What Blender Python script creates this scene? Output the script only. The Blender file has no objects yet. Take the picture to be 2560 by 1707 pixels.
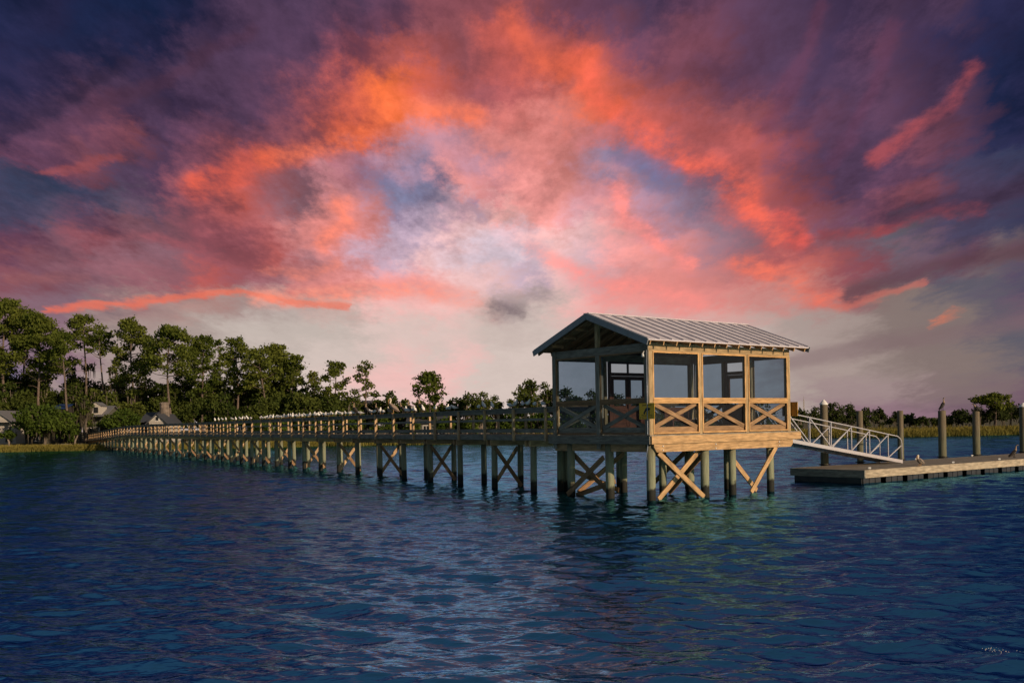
import bpy, math, random
import numpy as np
from math import radians as R, sin, cos, pi, sqrt
from mathutils import Vector, Matrix

random.seed(7)
rng = np.random.default_rng(11)
sc = bpy.context.scene
col = sc.collection

# ------------------------------------------------------------------ layout
F = 2494.0; EYE = 2.5; ROLL = math.atan(0.017); HX, HY = 1280.0, 1060.0   # photo pixels (2560 wide)
def ground_point(px, py_or_none, Y, z=None):
    """world point at distance Y whose image column is px (z ignored for the roll term unless given)"""
    zz = 0 if z is None else z
    w = F * (zz - EYE) / Y
    u = ((px - HX) + w * sin(ROLL)) / cos(ROLL)
    return u * Y / F
def z_at(px, py, Y):
    u = (px - HX)
    up = HY - py
    w = up * cos(ROLL) - u * sin(ROLL)
    return EYE + w * Y / F
def px_to_azel(px, py):
    du, dv = px - HX, HY - py
    u = du * cos(ROLL) + dv * sin(ROLL); w = dv * cos(ROLL) - du * sin(ROLL)
    az = math.atan2(u, F); el = math.atan2(w, math.hypot(u, F))
    return math.degrees(az), math.degrees(el)

# ------------------------------------------------------------------ helpers
def lin(c):
    r = []
    for v in c:
        v = v / 255.0
        r.append(v / 12.92 if v <= 0.04045 else ((v + 0.055) / 1.055) ** 2.4)
    return tuple(r)

class MB:
    def __init__(s):
        s.v = []; s.f = []; s.uv = []; s.m = []
    def quad(s, a, b, c, d, uv=None, mi=0):
        i = len(s.v); s.v += [tuple(a), tuple(b), tuple(c), tuple(d)]; s.f.append((i, i+1, i+2, i+3))
        s.uv.append(uv or [(0, 0), (1, 0), (1, 1), (0, 1)]); s.m.append(mi)
    def poly(s, pts, mi=0):
        i = len(s.v); s.v += [tuple(p) for p in pts]; s.f.append(tuple(range(i, i+len(pts))))
        s.uv.append([(p[0], p[1]) for p in pts]); s.m.append(mi)
    def bar(s, p, q, w, h, up=(0, 0, 1), mi=0):
        """box from p to q, w across, h along 'up'"""
        p = Vector(p); q = Vector(q); d = q - p; L = d.length
        if L < 1e-6: return s
        d /= L; up = Vector(up)
        if abs(d.dot(up)) > 0.98: up = Vector((0, 1, 0)) if abs(d.y) < .9 else Vector((1, 0, 0))
        sd = d.cross(up).normalized(); up = sd.cross(d).normalized()
        a = sd * (w / 2); b = up * (h / 2)
        c0 = [p - a - b, p + a - b, p + a + b, p - a + b]; c1 = [q - a - b, q + a - b, q + a + b, q - a + b]
        i = len(s.v); s.v += [tuple(x) for x in c0 + c1]
        ou, ov = random.uniform(0, 50), random.uniform(0, 50)
        dims = [w, h, w, h]; acc = 0
        for k in range(4):
            k2 = (k + 1) % 4
            s.f.append((i + k, i + k2, i + 4 + k2, i + 4 + k))
            s.uv.append([(ou, ov + acc), (ou, ov + acc + dims[k]), (ou + L, ov + acc + dims[k]), (ou + L, ov + acc)])
            acc += dims[k] + .03; s.m.append(mi)
        s.f.append((i + 3, i + 2, i + 1, i)); s.uv.append([(ou, ov), (ou + .02, ov), (ou + .02, ov + h), (ou, ov + h)]); s.m.append(mi)
        s.f.append((i + 4, i + 5, i + 6, i + 7)); s.uv.append([(ou, ov), (ou + .02, ov), (ou + .02, ov + h), (ou, ov + h)]); s.m.append(mi)
        return s
    def box(s, x0, y0, z0, x1, y1, z1, mi=0):
        dx, dy, dz = x1 - x0, y1 - y0, z1 - z0
        cx, cy, cz = (x0 + x1) / 2, (y0 + y1) / 2, (z0 + z1) / 2
        if dx >= dy and dx >= dz: return s.bar((x0, cy, cz), (x1, cy, cz), dy, dz, (0, 0, 1), mi)
        if dy >= dx and dy >= dz: return s.bar((cx, y0, cz), (cx, y1, cz), dx, dz, (0, 0, 1), mi)
        return s.bar((cx, cy, z0), (cx, cy, z1), dx, dy, (0, 1, 0), mi)
    def tube(s, pts, rad, n=10, mi=0, cap=True, sq=1.0):
        pts = [Vector(p) for p in pts]
        if not hasattr(rad, '__len__'): rad = [rad] * len(pts)
        rings = []; acc = 0; prev = None
        ou = random.uniform(0, 40)
        for k, p in enumerate(pts):
            d = (pts[min(k + 1, len(pts) - 1)] - pts[max(k - 1, 0)])
            d = d.normalized() if d.length > 1e-9 else Vector((0, 0, 1))
            ref = Vector((0, 1, 0)) if abs(d.y) < .9 else Vector((1, 0, 0))
            sd = d.cross(ref).normalized(); up = sd.cross(d).normalized()
            i = len(s.v)
            for j in range(n):
                a = 2 * pi * j / n
                s.v.append(tuple(p + sd * (cos(a) * rad[k]) + up * (sin(a) * rad[k] * sq)))
            if k: acc += (p - pts[k - 1]).length
            rings.append((i, acc))
        for (i, u0), (i2, u1) in zip(rings, rings[1:]):
            for j in range(n):
                j2 = (j + 1) % n
                s.f.append((i + j, i + j2, i2 + j2, i2 + j)); s.m.append(mi)
                v0, v1 = j / n * .5, (j + 1) / n * .5
                s.uv.append([(ou + u0, v0), (ou + u0, v1), (ou + u1, v1), (ou + u1, v0)])
        if cap:
            i = rings[0][0]; s.f.append(tuple(i + j for j in reversed(range(n)))); s.uv.append([(ou, 0)] * n); s.m.append(mi)
            i = rings[-1][0]; s.f.append(tuple(i + j for j in range(n))); s.uv.append([(ou, .1)] * n); s.m.append(mi)
        return s
    def mesh(s, name, mats, smooth=False):
        me = bpy.data.meshes.new(name); me.from_pydata(s.v, [], s.f)
        if not isinstance(mats, (list, tuple)): mats = [mats]
        for m in mats: me.materials.append(m)
        uvl = me.uv_layers.new(name='UVMap')
        flat = [c for f in s.uv for uv in f for c in uv]
        uvl.data.foreach_set('uv', flat)
        me.polygons.foreach_set('material_index', s.m)
        if smooth: me.polygons.foreach_set('use_smooth', [True] * len(s.f))
        me.update(); return me
    def build(s, name, mats, parent=None, smooth=False, bevel=0):
        o = bpy.data.objects.new(name, s.mesh(name, mats, smooth)); col.objects.link(o)
        if parent: o.parent = parent
        if bevel:
            b = o.modifiers.new('bevel', 'BEVEL'); b.width = bevel; b.segments = 1; b.limit_method = 'ANGLE'
        return o

def tag(o, label=None, cat=None, group=None, kind=None):
    if label: o['label'] = label
    if cat: o['category'] = cat
    if group: o['group'] = group
    if kind: o['kind'] = kind
    return o
def empty(name, loc=(0, 0, 0), rz=0, label=None, cat=None, group=None):
    o = bpy.data.objects.new(name, None); col.objects.link(o)
    o.location = loc; o.rotation_euler = (0, 0, rz); o.empty_display_size = .3
    return tag(o, label, cat, group)
def inst(name, me, parent=None, loc=(0, 0, 0), rz=0):
    o = bpy.data.objects.new(name, me); col.objects.link(o); o.location = loc; o.rotation_euler = (0, 0, rz)
    if parent: o.parent = parent
    return o

# ------------------------------------------------------------------ materials
def newmat(name):
    m = bpy.data.materials.new(name); m.use_nodes = True
    nt = m.node_tree; b = nt.nodes['Principled BSDF']
    return m, nt, b
def N(nt, t, **kw):
    n = nt.nodes.new(t)
    for k, v in kw.items():
        if k.startswith('i_'):
            key = k[2:]
            key = int(key) if key.isdigit() else key.replace('_', ' ')
            n.inputs[key].default_value = v
        else: setattr(n, k, v)
    return n
def ramp(nt, stops, interp='LINEAR'):
    r = nt.nodes.new('ShaderNodeValToRGB'); cr = r.color_ramp; cr.interpolation = interp
    while len(cr.elements) < len(stops): cr.elements.new(0.5)
    for e, (p, c) in zip(cr.elements, sorted(stops, key=lambda t: t[0])):
        e.position = p
    for e, (p, c) in zip(cr.elements, sorted(stops, key=lambda t: t[0])):
        e.color = (*c[:3], 1)
    return r

def wood(name, c_dark, c_light, rough=.75, grain=1.0, var=.36, bump=.25, weather=None):
    m, nt, b = newmat(name); L = nt.links.new
    tc = N(nt, 'ShaderNodeTexCoord'); mp = N(nt, 'ShaderNodeMapping'); mp.inputs['Scale'].default_value = (1.1 * grain, 26 * grain, 1)
    L(tc.outputs['UV'], mp.inputs['Vector'])
    n1 = N(nt, 'ShaderNodeTexNoise', i_Scale=1.6, i_Detail=7.0, i_Roughness=.62, i_Distortion=.6); L(mp.outputs[0], n1.inputs['Vector'])
    rp = ramp(nt, [(0.3, c_dark), (0.68, c_light)]); L(n1.outputs['Fac'], rp.inputs[0])
    # knots and blotches
    mp2 = N(nt, 'ShaderNodeMapping'); mp2.inputs['Scale'].default_value = (1.7, 7, 1); L(tc.outputs['UV'], mp2.inputs['Vector'])
    n2 = N(nt, 'ShaderNodeTexNoise', i_Scale=1.5, i_Detail=3.0); L(mp2.outputs[0], n2.inputs['Vector'])
    oi = N(nt, 'ShaderNodeObjectInfo')
    mm = N(nt, 'ShaderNodeMapRange'); mm.inputs['From Min'].default_value = .3; mm.inputs['From Max'].default_value = .75
    mm.inputs['To Min'].default_value = 1 - var; mm.inputs['To Max'].default_value = 1 + var; L(n2.outputs['Fac'], mm.inputs['Value'])
    mr = N(nt, 'ShaderNodeMapRange'); mr.inputs['To Min'].default_value = .86; mr.inputs['To Max'].default_value = 1.12; L(oi.outputs['Random'], mr.inputs['Value'])
    mu = N(nt, 'ShaderNodeMath', operation='MULTIPLY'); L(mm.outputs[0], mu.inputs[0]); L(mr.outputs[0], mu.inputs[1])
    vk = N(nt, 'ShaderNodeTexVoronoi', i_Scale=1.0); mpk = N(nt, 'ShaderNodeMapping'); mpk.inputs['Scale'].default_value = (2.2, 6, 1)
    L(tc.outputs['UV'], mpk.inputs['Vector']); L(mpk.outputs[0], vk.inputs['Vector'])
    kr = N(nt, 'ShaderNodeMapRange'); kr.inputs['From Min'].default_value = .02; kr.inputs['From Max'].default_value = .12
    kr.inputs['To Min'].default_value = .5; kr.inputs['To Max'].default_value = 1; L(vk.outputs['Distance'], kr.inputs['Value'])
    mu2 = N(nt, 'ShaderNodeMath', operation='MULTIPLY'); L(mu.outputs[0], mu2.inputs[0]); L(kr.outputs[0], mu2.inputs[1])
    mx = N(nt, 'ShaderNodeVectorMath', operation='SCALE'); L(rp.outputs[0], mx.inputs[0]); L(mu2.outputs[0], mx.inputs['Scale'])
    L(mx.outputs[0], b.inputs['Base Color'])
    b.inputs['Roughness'].default_value = rough; b.inputs['Specular IOR Level'].default_value = .3
    bp = N(nt, 'ShaderNodeBump', i_Strength=bump, i_Distance=.004); L(n1.outputs['Fac'], bp.inputs['Height']); L(bp.outputs[0], b.inputs['Normal'])
    return m
def pile_mat(name, top, mid, wet, line=.30):
    m, nt, b = newmat(name); L = nt.links.new
    g = N(nt, 'ShaderNodeNewGeometry'); sp = N(nt, 'ShaderNodeSeparateXYZ'); L(g.outputs['Position'], sp.inputs[0])
    tc = N(nt, 'ShaderNodeTexCoord')
    mp = N(nt, 'ShaderNodeMapping'); mp.inputs['Scale'].default_value = (14, 14, 1.1); L(g.outputs['Position'], mp.inputs['Vector'])
    n1 = N(nt, 'ShaderNodeTexNoise', i_Scale=1.5, i_Detail=8.0, i_Roughness=.65); L(mp.outputs[0], n1.inputs['Vector'])
    n2 = N(nt, 'ShaderNodeTexNoise', i_Scale=3.0, i_Detail=4.0); L(g.outputs['Position'], n2.inputs['Vector'])
    ad = N(nt, 'ShaderNodeMath', operation='MULTIPLY_ADD'); ad.inputs[1].default_value = .5; L(n2.outputs['Fac'], ad.inputs[0]); L(sp.outputs['Z'], ad.inputs[2])
    h = N(nt, 'ShaderNodeMapRange'); h.inputs['From Min'].default_value = 0.25; h.inputs['From Max'].default_value = 3.0; L(ad.outputs[0], h.inputs['Value'])
    a = (line) / 2.75
    rp = ramp(nt, [(0, wet), (a, wet), (a + .035, mid), (.45, mid), (.75, top)]); L(h.outputs[0], rp.inputs[0])
    mr = N(nt, 'ShaderNodeMapRange'); mr.inputs['From Min'].default_value = .3; mr.inputs['From Max'].default_value = .7
    mr.inputs['To Min'].default_value = .6; mr.inputs['To Max'].default_value = 1.25; L(n1.outputs['Fac'], mr.inputs['Value'])
    mx = N(nt, 'ShaderNodeVectorMath', operation='SCALE'); L(rp.outputs[0], mx.inputs[0]); L(mr.outputs[0], mx.inputs['Scale'])
    L(mx.outputs[0], b.inputs['Base Color']); b.inputs['Roughness'].default_value = .8; b.inputs['Specular IOR Level'].default_value = .25
    bp = N(nt, 'ShaderNodeBump', i_Strength=.5, i_Distance=.012); L(n1.outputs['Fac'], bp.inputs['Height']); L(bp.outputs[0], b.inputs['Normal'])
    return m
def plain(name, c, rough=.5, metal=0, var=.12, scale=6., spec=.4, bump=0):
    m, nt, b = newmat(name); L = nt.links.new
    tc = N(nt, 'ShaderNodeTexCoord'); n1 = N(nt, 'ShaderNodeTexNoise', i_Scale=scale, i_Detail=5.0); L(tc.outputs['Object'], n1.inputs['Vector'])
    rp = ramp(nt, [(.3, tuple(x * (1 - var) for x in c)), (.7, tuple(min(1, x * (1 + var)) for x in c))]); L(n1.outputs['Fac'], rp.inputs[0])
    L(rp.outputs[0], b.inputs['Base Color']); b.inputs['Roughness'].default_value = rough; b.inputs['Metallic'].default_value = metal
    b.inputs['Specular IOR Level'].default_value = spec
    if bump:
        bp = N(nt, 'ShaderNodeBump', i_Strength=bump, i_Distance=.02); L(n1.outputs['Fac'], bp.inputs['Height']); L(bp.outputs[0], b.inputs['Normal'])
    return m
def foliage(name, c0, c1, trans=.3, nscale=.35):
    m, nt, b = newmat(name); L = nt.links.new; nt.nodes.remove(b)
    out = nt.nodes['Material Output']
    g = N(nt, 'ShaderNodeNewGeometry'); oi = N(nt, 'ShaderNodeObjectInfo')
    n1 = N(nt, 'ShaderNodeTexNoise', i_Scale=nscale, i_Detail=3.0); L(g.outputs['Position'], n1.inputs['Vector'])
    n2 = N(nt, 'ShaderNodeTexNoise', i_Scale=3.0, i_Detail=2.0); L(g.outputs['Position'], n2.inputs['Vector'])
    ad = N(nt, 'ShaderNodeMath', operation='ADD'); L(n1.outputs['Fac'], ad.inputs[0]); L(n2.outputs['Fac'], ad.inputs[1])
    a2 = N(nt, 'ShaderNodeMath', operation='MULTIPLY_ADD'); a2.inputs[1].default_value = .35; L(oi.outputs['Random'], a2.inputs[0]); L(ad.outputs[0], a2.inputs[2])
    h = N(nt, 'ShaderNodeMapRange'); h.inputs['From Min'].default_value = .8; h.inputs['From Max'].default_value = 1.55; L(a2.outputs[0], h.inputs['Value'])
    rp = ramp(nt, [(0, c0), (1, c1)]); L(h.outputs[0], rp.inputs[0])
    d = N(nt, 'ShaderNodeBsdfDiffuse'); t = N(nt, 'ShaderNodeBsdfTranslucent'); mx = N(nt, 'ShaderNodeMixShader'); mx.inputs[0].default_value = trans
    L(rp.outputs[0], d.inputs[0]); L(rp.outputs[0], t.inputs[0]); L(d.outputs[0], mx.inputs[1]); L(t.outputs[0], mx.inputs[2]); L(mx.outputs[0], out.inputs[0])
    return m
def screen_mat(name):
    m, nt, b = newmat(name); L = nt.links.new; nt.nodes.remove(b); out = nt.nodes['Material Output']
    tr = N(nt, 'ShaderNodeBsdfTransparent'); tr.inputs[0].default_value = (.72, .86, 1.0, 1)  # blue tint puts the colour of a blue sky behind into the mesh
    tc = N(nt, 'ShaderNodeTexCoord')
    n1 = N(nt, 'ShaderNodeTexNoise', i_Scale=3.0, i_Detail=2.0); L(tc.outputs['Object'], n1.inputs['Vector'])
    mr = N(nt, 'ShaderNodeMapRange'); mr.inputs['To Min'].default_value = .31; mr.inputs['To Max'].default_value = .39; L(n1.outputs['Fac'], mr.inputs['Value'])
    d = N(nt, 'ShaderNodeBsdfDiffuse'); d.inputs[0].default_value = (.035, .04, .05, 1)
    mx = N(nt, 'ShaderNodeMixShader'); L(mr.outputs[0], mx.inputs[0]); L(tr.outputs[0], mx.inputs[1]); L(d.outputs[0], mx.inputs[2]); L(mx.outputs[0], out.inputs[0])
    return m

M = {}
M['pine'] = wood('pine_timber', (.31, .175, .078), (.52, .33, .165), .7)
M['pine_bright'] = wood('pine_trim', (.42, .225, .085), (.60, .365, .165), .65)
M['grey'] = wood('weathered_timber', (.13, .115, .095), (.26, .235, .195), .85)
M['post'] = wood('rail_post_timber', (.30, .19, .10), (.50, .34, .20), .8)
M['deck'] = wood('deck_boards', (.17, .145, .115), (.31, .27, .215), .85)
M['dock'] = wood('dock_timber', (.30, .235, .165), (.46, .375, .275), .85)
M['green'] = wood('treated_post', (.28, .19, .095), (.44, .315, .175), .8)
M['brown'] = wood('brown_beam', (.17, .095, .045), (.30, .175, .09), .8)
M['bounce_lit_timber'] = wood('bounce_lit_timber', (.33, .19, .09), (.52, .31, .16), .8)  # beam timber lightened; bounced light under the decks put into its colour
M['cross'] = wood('crossed_timber', (.20, .115, .055), (.35, .215, .12), .8)
M['door'] = wood('mahogany_door', (.11, .035, .02), (.20, .075, .045), .5)
M['pile'] = pile_mat('pile_timber', (.21, .17, .11), (.225, .235, .155), (.022, .022, .018), .33)
M['pier_pile'] = pile_mat('pier_pile_timber', (.20, .15, .095), (.215, .225, .15), (.022, .022, .018), .36)
M['moor'] = pile_mat('mooring_pile_timber', (.15, .12, .08), (.135, .135, .09), (.025, .025, .02), .5)
M['roof'] = plain('galvanised_roof', (.60, .56, .62), .5, 0, .12, 2.2, .4)
M['seam'] = plain('roof_seam', (.50, .47, .52), .5, 0, .1, 3., .4)
M['fascia'] = plain('fascia_paint', (.22, .23, .25), .6)
M['screen'] = screen_mat('insect_screen')
M['alu'] = plain('white_aluminium', (.44, .42, .45), .45, .1, .05, 4, .5)
M['alu_dark'] = plain('grey_aluminium', (.30, .30, .31), .5, .2, .1, 4, .5)
M['float'] = plain('black_float', (.03, .03, .034), .45, 0, .3, 3, .4)
M['cleat'] = plain('galvanised_cleat', (.62, .62, .62), .4, .2)
M['cap'] = plain('white_cap', (.75, .72, .70), .5, 0, .06)
M['sign'] = plain('sign_yellow', (.85, .46, .02), .5, 0, .08)
M['signback'] = plain('sign_back', (.36, .17, .02), .5, 0, .1)
M['black'] = plain('black_paint', (.012, .012, .012), .5)
M['conduit'] = plain('grey_conduit', (.25, .28, .34), .35, .3)
M['white'] = plain('white_feather', (.80, .77, .74), .8, 0, .04, 30)
M['gullgrey'] = plain('grey_feather', (.45, .45, .47), .8, 0, .1, 30)
M['corm'] = plain('dark_feather', (.035, .028, .024), .6, 0, .3, 30)
M['cormneck'] = plain('brown_feather', (.28, .19, .12), .7, 0, .2, 30)
M['pel'] = plain('pelican_feather', (.24, .185, .15), .8, 0, .25, 30)
M['pelhead'] = plain('pale_feather', (.66, .57, .46), .8, 0, .1, 30)
M['bill'] = plain('bill_horn', (.35, .20, .08), .5)
M['bark'] = plain('pine_bark', (.125, .095, .078), .9, 0, .35, 3., .2, .4)
M['oakbark'] = plain('oak_bark', (.17, .14, .115), .9, 0, .35, 3., .2, .4)
M['pinef'] = foliage('pine_needles', (.055, .085, .016), (.175, .198, .040), .42)
M['oakf'] = foliage('oak_leaves', (.030, .050, .013), (.110, .132, .030))
M['cedarf'] = foliage('cedar_leaves', (.030, .058, .012), (.100, .140, .026))
M['farf'] = foliage('shore_leaves', (.026, .042, .016), (.080, .098, .030))
M['moss'] = foliage('hanging_moss', (.05, .045, .034), (.11, .095, .072), .2)
M['grass'] = foliage('marsh_blades', (.105, .100, .024), (.31, .255, .068), .3, .12)
M['wallw'] = plain('white_clapboard', (.40, .37, .34), .8)
M['wallg'] = plain('grey_clapboard', (.085, .085, .072), .8)
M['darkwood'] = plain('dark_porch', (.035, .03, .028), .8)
M['roofg'] = plain('grey_house_roof', (.14, .14, .155), .6)
M['roofd'] = plain('dark_house_roof', (.055, .06, .075), .6)
M['roofb'] = plain('blue_house_roof', (.02, .05, .16), .5)
M['stone'] = plain('chimney_stone', (.15, .12, .10), .9, 0, .5, 2.)
M['pane'] = plain('window_glass', (.02, .022, .025), .1, 0, .1, 2, .6)
M['foam'] = plain('foam', (.42, .42, .44), .3)
M['mast'] = plain('mast_steel', (.35, .32, .33), .5)

# ------------------------------------------------------------------ camera
cam = bpy.data.cameras.new('camera'); co = bpy.data.objects.new('camera', cam); col.objects.link(co)
cam.sensor_width = 36; cam.lens = F / 2560 * 36; cam.shift_y = (HY - 853.5) / 2560
co.location = (0, 0, EYE); co.rotation_euler = (R(90), ROLL, 0); cam.clip_end = 8000; cam.clip_start = .2
sc.camera = co

# ------------------------------------------------------------------ light and sky
SUN_EL = 15.0
TO_SUN = Vector((.711, -.703, 0)).normalized()
sun = bpy.data.lights.new('sun', 'SUN'); so = bpy.data.objects.new('sun', sun); col.objects.link(so)
sun.energy = 4.2; sun.angle = R(.5); sun.color = (1.0, .75, .50)
sd = Vector((TO_SUN.x * cos(R(SUN_EL)), TO_SUN.y * cos(R(SUN_EL)), sin(R(SUN_EL))))
so.rotation_euler = sd.to_track_quat('Z', 'Y').to_euler()

PAL = dict(a=(25, 36, 68), b=(40, 40, 72), c=(60, 47, 74), d=(82, 60, 86), e=(104, 67, 90), f=(135, 76, 86), g=(152, 86, 94),
           h=(198, 94, 84), i=(232, 106, 72), j=(252, 122, 62), k=(216, 132, 126), l=(244, 158, 152), m=(240, 190, 185),
           n=(190, 165, 184), o=(160, 135, 160), p=(112, 110, 140), q=(70, 70, 96), r=(46, 56, 82), s=(194, 180, 172),
           t=(168, 150, 144), u=(132, 116, 112), v=(94, 92, 104), w=(142, 112, 125), x=(212, 194, 186), z=(214, 194, 206), y=(114, 90, 104))
ROWS = ["abbaaaacdcddeffffeedceeddccdcdbb",
        "abbaaabcdddeegghhffddfeddccdccba",
        "bbaabbdcdddefgghhiheefedddcecbba",
        "bbbbccddddehihggghigfeedddcdccab",
        "bbcddccddefhjihghkihgfeedddecdab",
        "ccdecdedefhiikkkkkiihggfeeddddab",
        "cdeefdefggiikookkkophhghedddfebb",
        "eeefddghhfppookokkoopghgddddedrr",
        "qrrqqdfhyykkpplkllkkophhdddedqdc",
        "qqqdyyfghykkonnmllnkowwggeeffdqr",
        "ddyfffffgkkknnmzzmmlkowgfyyvqqqc",
        "ffffwwgghwknnmzzzmnllkwhhffyyeuy",
        "fyywgghgwkklllmmnmlkkkkkkgfuuvvq",
        "wwwuttttsssmmmmttsmlllkttttuuuvy",
        "uwwttttssssxxxxxxxssssssttuuuuvv",
        "pwwtttttsxxxmxmxxxsssssstttuuuuv",
        "pwtttttssxxmmmmxxxssssssttttuuuy",
        "ttttttssxxxxxmxxxxsssssstwwwwyyy"]
GRID = np.array([[lin(PAL[ch]) for ch in row] for row in ROWS])
def grid_at(px, py):
    gx = min(max(px / 2560 * 31, 0), 30.999); gy = min(max(py / 60, 0), 16.999)
    i, j = int(gx), int(gy); fx, fy = gx - i, gy - j
    return (GRID[j, i] * (1 - fx) + GRID[j, i + 1] * fx) * (1 - fy) + (GRID[j + 1, i] * (1 - fx) + GRID[j + 1, i + 1] * fx) * fy

def build_world():
    w = bpy.data.worlds.new('World'); sc.world = w; w.use_nodes = True
    nt = w.node_tree; L = nt.links.new
    bg = nt.nodes['Background']
    tc = N(nt, 'ShaderNodeTexCoord'); sep = N(nt, 'ShaderNodeSeparateXYZ'); L(tc.outputs['Generated'], sep.inputs[0])
    def math_(op, a, b=None, c=None, clamp=False, nt=nt):
        L = nt.links.new
        n = N(nt, 'ShaderNodeMath', operation=op); n.use_clamp = clamp
        for k, x in enumerate((a, b, c)):
            if x is None: continue
            if hasattr(x, 'is_linked') or hasattr(x, 'node'): L(x, n.inputs[k])
            else: n.inputs[k].default_value = x
        return n.outputs[0]
    X, Y, Z = sep.outputs
    az = math_('MULTIPLY', math_('ARCTAN2', X, Y), 180 / pi)
    el = math_('MULTIPLY', math_('ARCSINE', Z), 180 / pi)
    # cloud-layer coordinates: the direction carried up to a flat layer, so cloud forms stretch towards the horizon
    zz = math_('ADD', math_('MAXIMUM', Z, 0.0), .16)
    cl = N(nt, 'ShaderNodeCombineXYZ'); L(math_('DIVIDE', X, zz), cl.inputs[0]); L(math_('DIVIDE', Y, zz), cl.inputs[1])
    def warp(scale, detail, rough, seed, stretch=(1, 1, 1)):
        mp = N(nt, 'ShaderNodeMapping'); mp.inputs['Location'].default_value = (seed, seed * 1.7, seed * .3); mp.inputs['Scale'].default_value = stretch
        L(cl.outputs[0], mp.inputs['Vector'])
        n = N(nt, 'ShaderNodeTexNoise', i_Scale=scale, i_Detail=detail, i_Roughness=rough); L(mp.outputs[0], n.inputs['Vector'])
        s = N(nt, 'ShaderNodeSeparateColor'); L(n.outputs['Color'], s.inputs[0])
        return s.outputs, n.outputs['Fac']
    (r1, g1, b1), f1 = warp(1.5, 5, .58, 3.1, (1, .55, 1))
    (r2, g2, b2), f2 = warp(8.0, 8, .70, 9.7, (1, .5, 1))
    def off(v, amp): return math_('MULTIPLY', math_('SUBTRACT', v, .5), amp)
    elfade = N(nt, 'ShaderNodeMapRange'); elfade.inputs['From Max'].default_value = 13; elfade.inputs['To Min'].default_value = .18; L(el, elfade.inputs['Value'])
    azw = math_('ADD', az, math_('ADD', off(r1, 6.5), off(r2, 6.5)))
    elw = math_('ADD', el, math_('MULTIPLY', math_('ADD', off(g1, 4.2), off(g2, 5.5)), elfade.outputs[0]))
    AZ = 28.0; ELS = [i * 1.35 for i in range(18)]
    fac = math_('MULTIPLY_ADD', azw, 1 / (2 * AZ), .5, clamp=True)
    azs = math_('ADD', az, math_('ADD', off(r1, 2.0), off(b2, 2.6)))
    els = math_('ADD', el, math_('MULTIPLY', math_('ADD', off(g1, 1.4), off(g2, 1.8)), elfade.outputs[0]))
    P = N(nt, 'ShaderNodeCombineXYZ'); L(azs, P.inputs[0]); L(els, P.inputs[1])
    tex = N(nt, 'ShaderNodeMapRange'); tex.inputs['From Min'].default_value = .36; tex.inputs['From Max'].default_value = .60; tex.inputs['To Min'].default_value = .12; L(f2, tex.inputs['Value'])
    m0 = N(nt, 'ShaderNodeMapRange'); m0.inputs['From Min'].default_value = .36; m0.inputs['From Max'].default_value = .64
    m0.inputs['To Min'].default_value = -.26; m0.inputs['To Max'].default_value = .24; L(f2, m0.inputs['Value'])
    ef = N(nt, 'ShaderNodeMapRange', interpolation_type='SMOOTHSTEP'); ef.inputs['From Min'].default_value = 5; ef.inputs['From Max'].default_value = 12; ef.inputs['To Min'].default_value = .12; L(el, ef.inputs['Value'])
    mot = N(nt, 'ShaderNodeMath', operation='MULTIPLY_ADD'); mot.inputs[2].default_value = 1.0; L(m0.outputs[0], mot.inputs[0]); L(ef.outputs[0], mot.inputs[1])
    def row_stops(e):
        stops = []
        for i in range(32):
            a = -AZ + 2 * AZ * i / 31
            u = math.tan(R(a)); ww = math.tan(R(e)) / cos(R(a))
            px = HX + F * (u * cos(ROLL) - ww * sin(ROLL)); py = HY - F * (u * sin(ROLL) + ww * cos(ROLL))
            stops.append((i / 31, tuple(grid_at(px, py))))
        return stops
    def base(nt, I, lo, hi):
        L = nt.links.new
        rows = [e for e in ELS if lo - 4.2 <= e <= hi + 4.2]; cur = None
        for pe, e in zip([None] + rows, rows):
            rp = ramp(nt, row_stops(e), 'LINEAR')
            if cur is None: L(I['fac'], rp.inputs[0]); cur = rp.outputs[0]; continue
            # (the tiny term keeps the rows evaluated one after another, so the node stack stays small)
            L(math_('MULTIPLY_ADD', cur, 1e-7, I['fac'], nt=nt), rp.inputs[0])
            mr = N(nt, 'ShaderNodeMapRange', interpolation_type='SMOOTHSTEP')
            mr.inputs['From Min'].default_value = pe; mr.inputs['From Max'].default_value = e; L(math_('MULTIPLY_ADD', cur, 1e-7, I['elw'], nt=nt), mr.inputs['Value'])
            mx = N(nt, 'ShaderNodeMix', data_type='RGBA'); L(mr.outputs[0], mx.inputs['Factor']); L(cur, mx.inputs['A']); L(rp.outputs[0], mx.inputs['B'])
            cur = mx.outputs['Result']
        return cur
    def stroke(nt, I, cur, ap, wd, color, op):
        L = nt.links.new
        pc = N(nt, 'ShaderNodeVectorMath', operation='MULTIPLY_ADD'); L(cur, pc.inputs[0]); pc.inputs[1].default_value = (1e-7,) * 3; L(I['P'], pc.inputs[2])
        best = None
        for A, B in zip(ap, ap[1:]):
            AB = B - A
            s = N(nt, 'ShaderNodeVectorMath', operation='SUBTRACT'); L(pc.outputs[0], s.inputs[0]); s.inputs[1].default_value = A
            d = N(nt, 'ShaderNodeVectorMath', operation='DOT_PRODUCT'); L(s.outputs[0], d.inputs[0]); d.inputs[1].default_value = AB
            t = math_('MULTIPLY', d.outputs['Value'], 1 / AB.length_squared, clamp=True, nt=nt)
            k = N(nt, 'ShaderNodeVectorMath', operation='SCALE'); k.inputs[0].default_value = AB; L(t, k.inputs['Scale'])
            q = N(nt, 'ShaderNodeVectorMath', operation='DISTANCE'); L(s.outputs[0], q.inputs[0]); L(k.outputs[0], q.inputs[1])
            best = q.outputs['Value'] if best is None else math_('MINIMUM', best, q.outputs['Value'], nt=nt)
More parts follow.
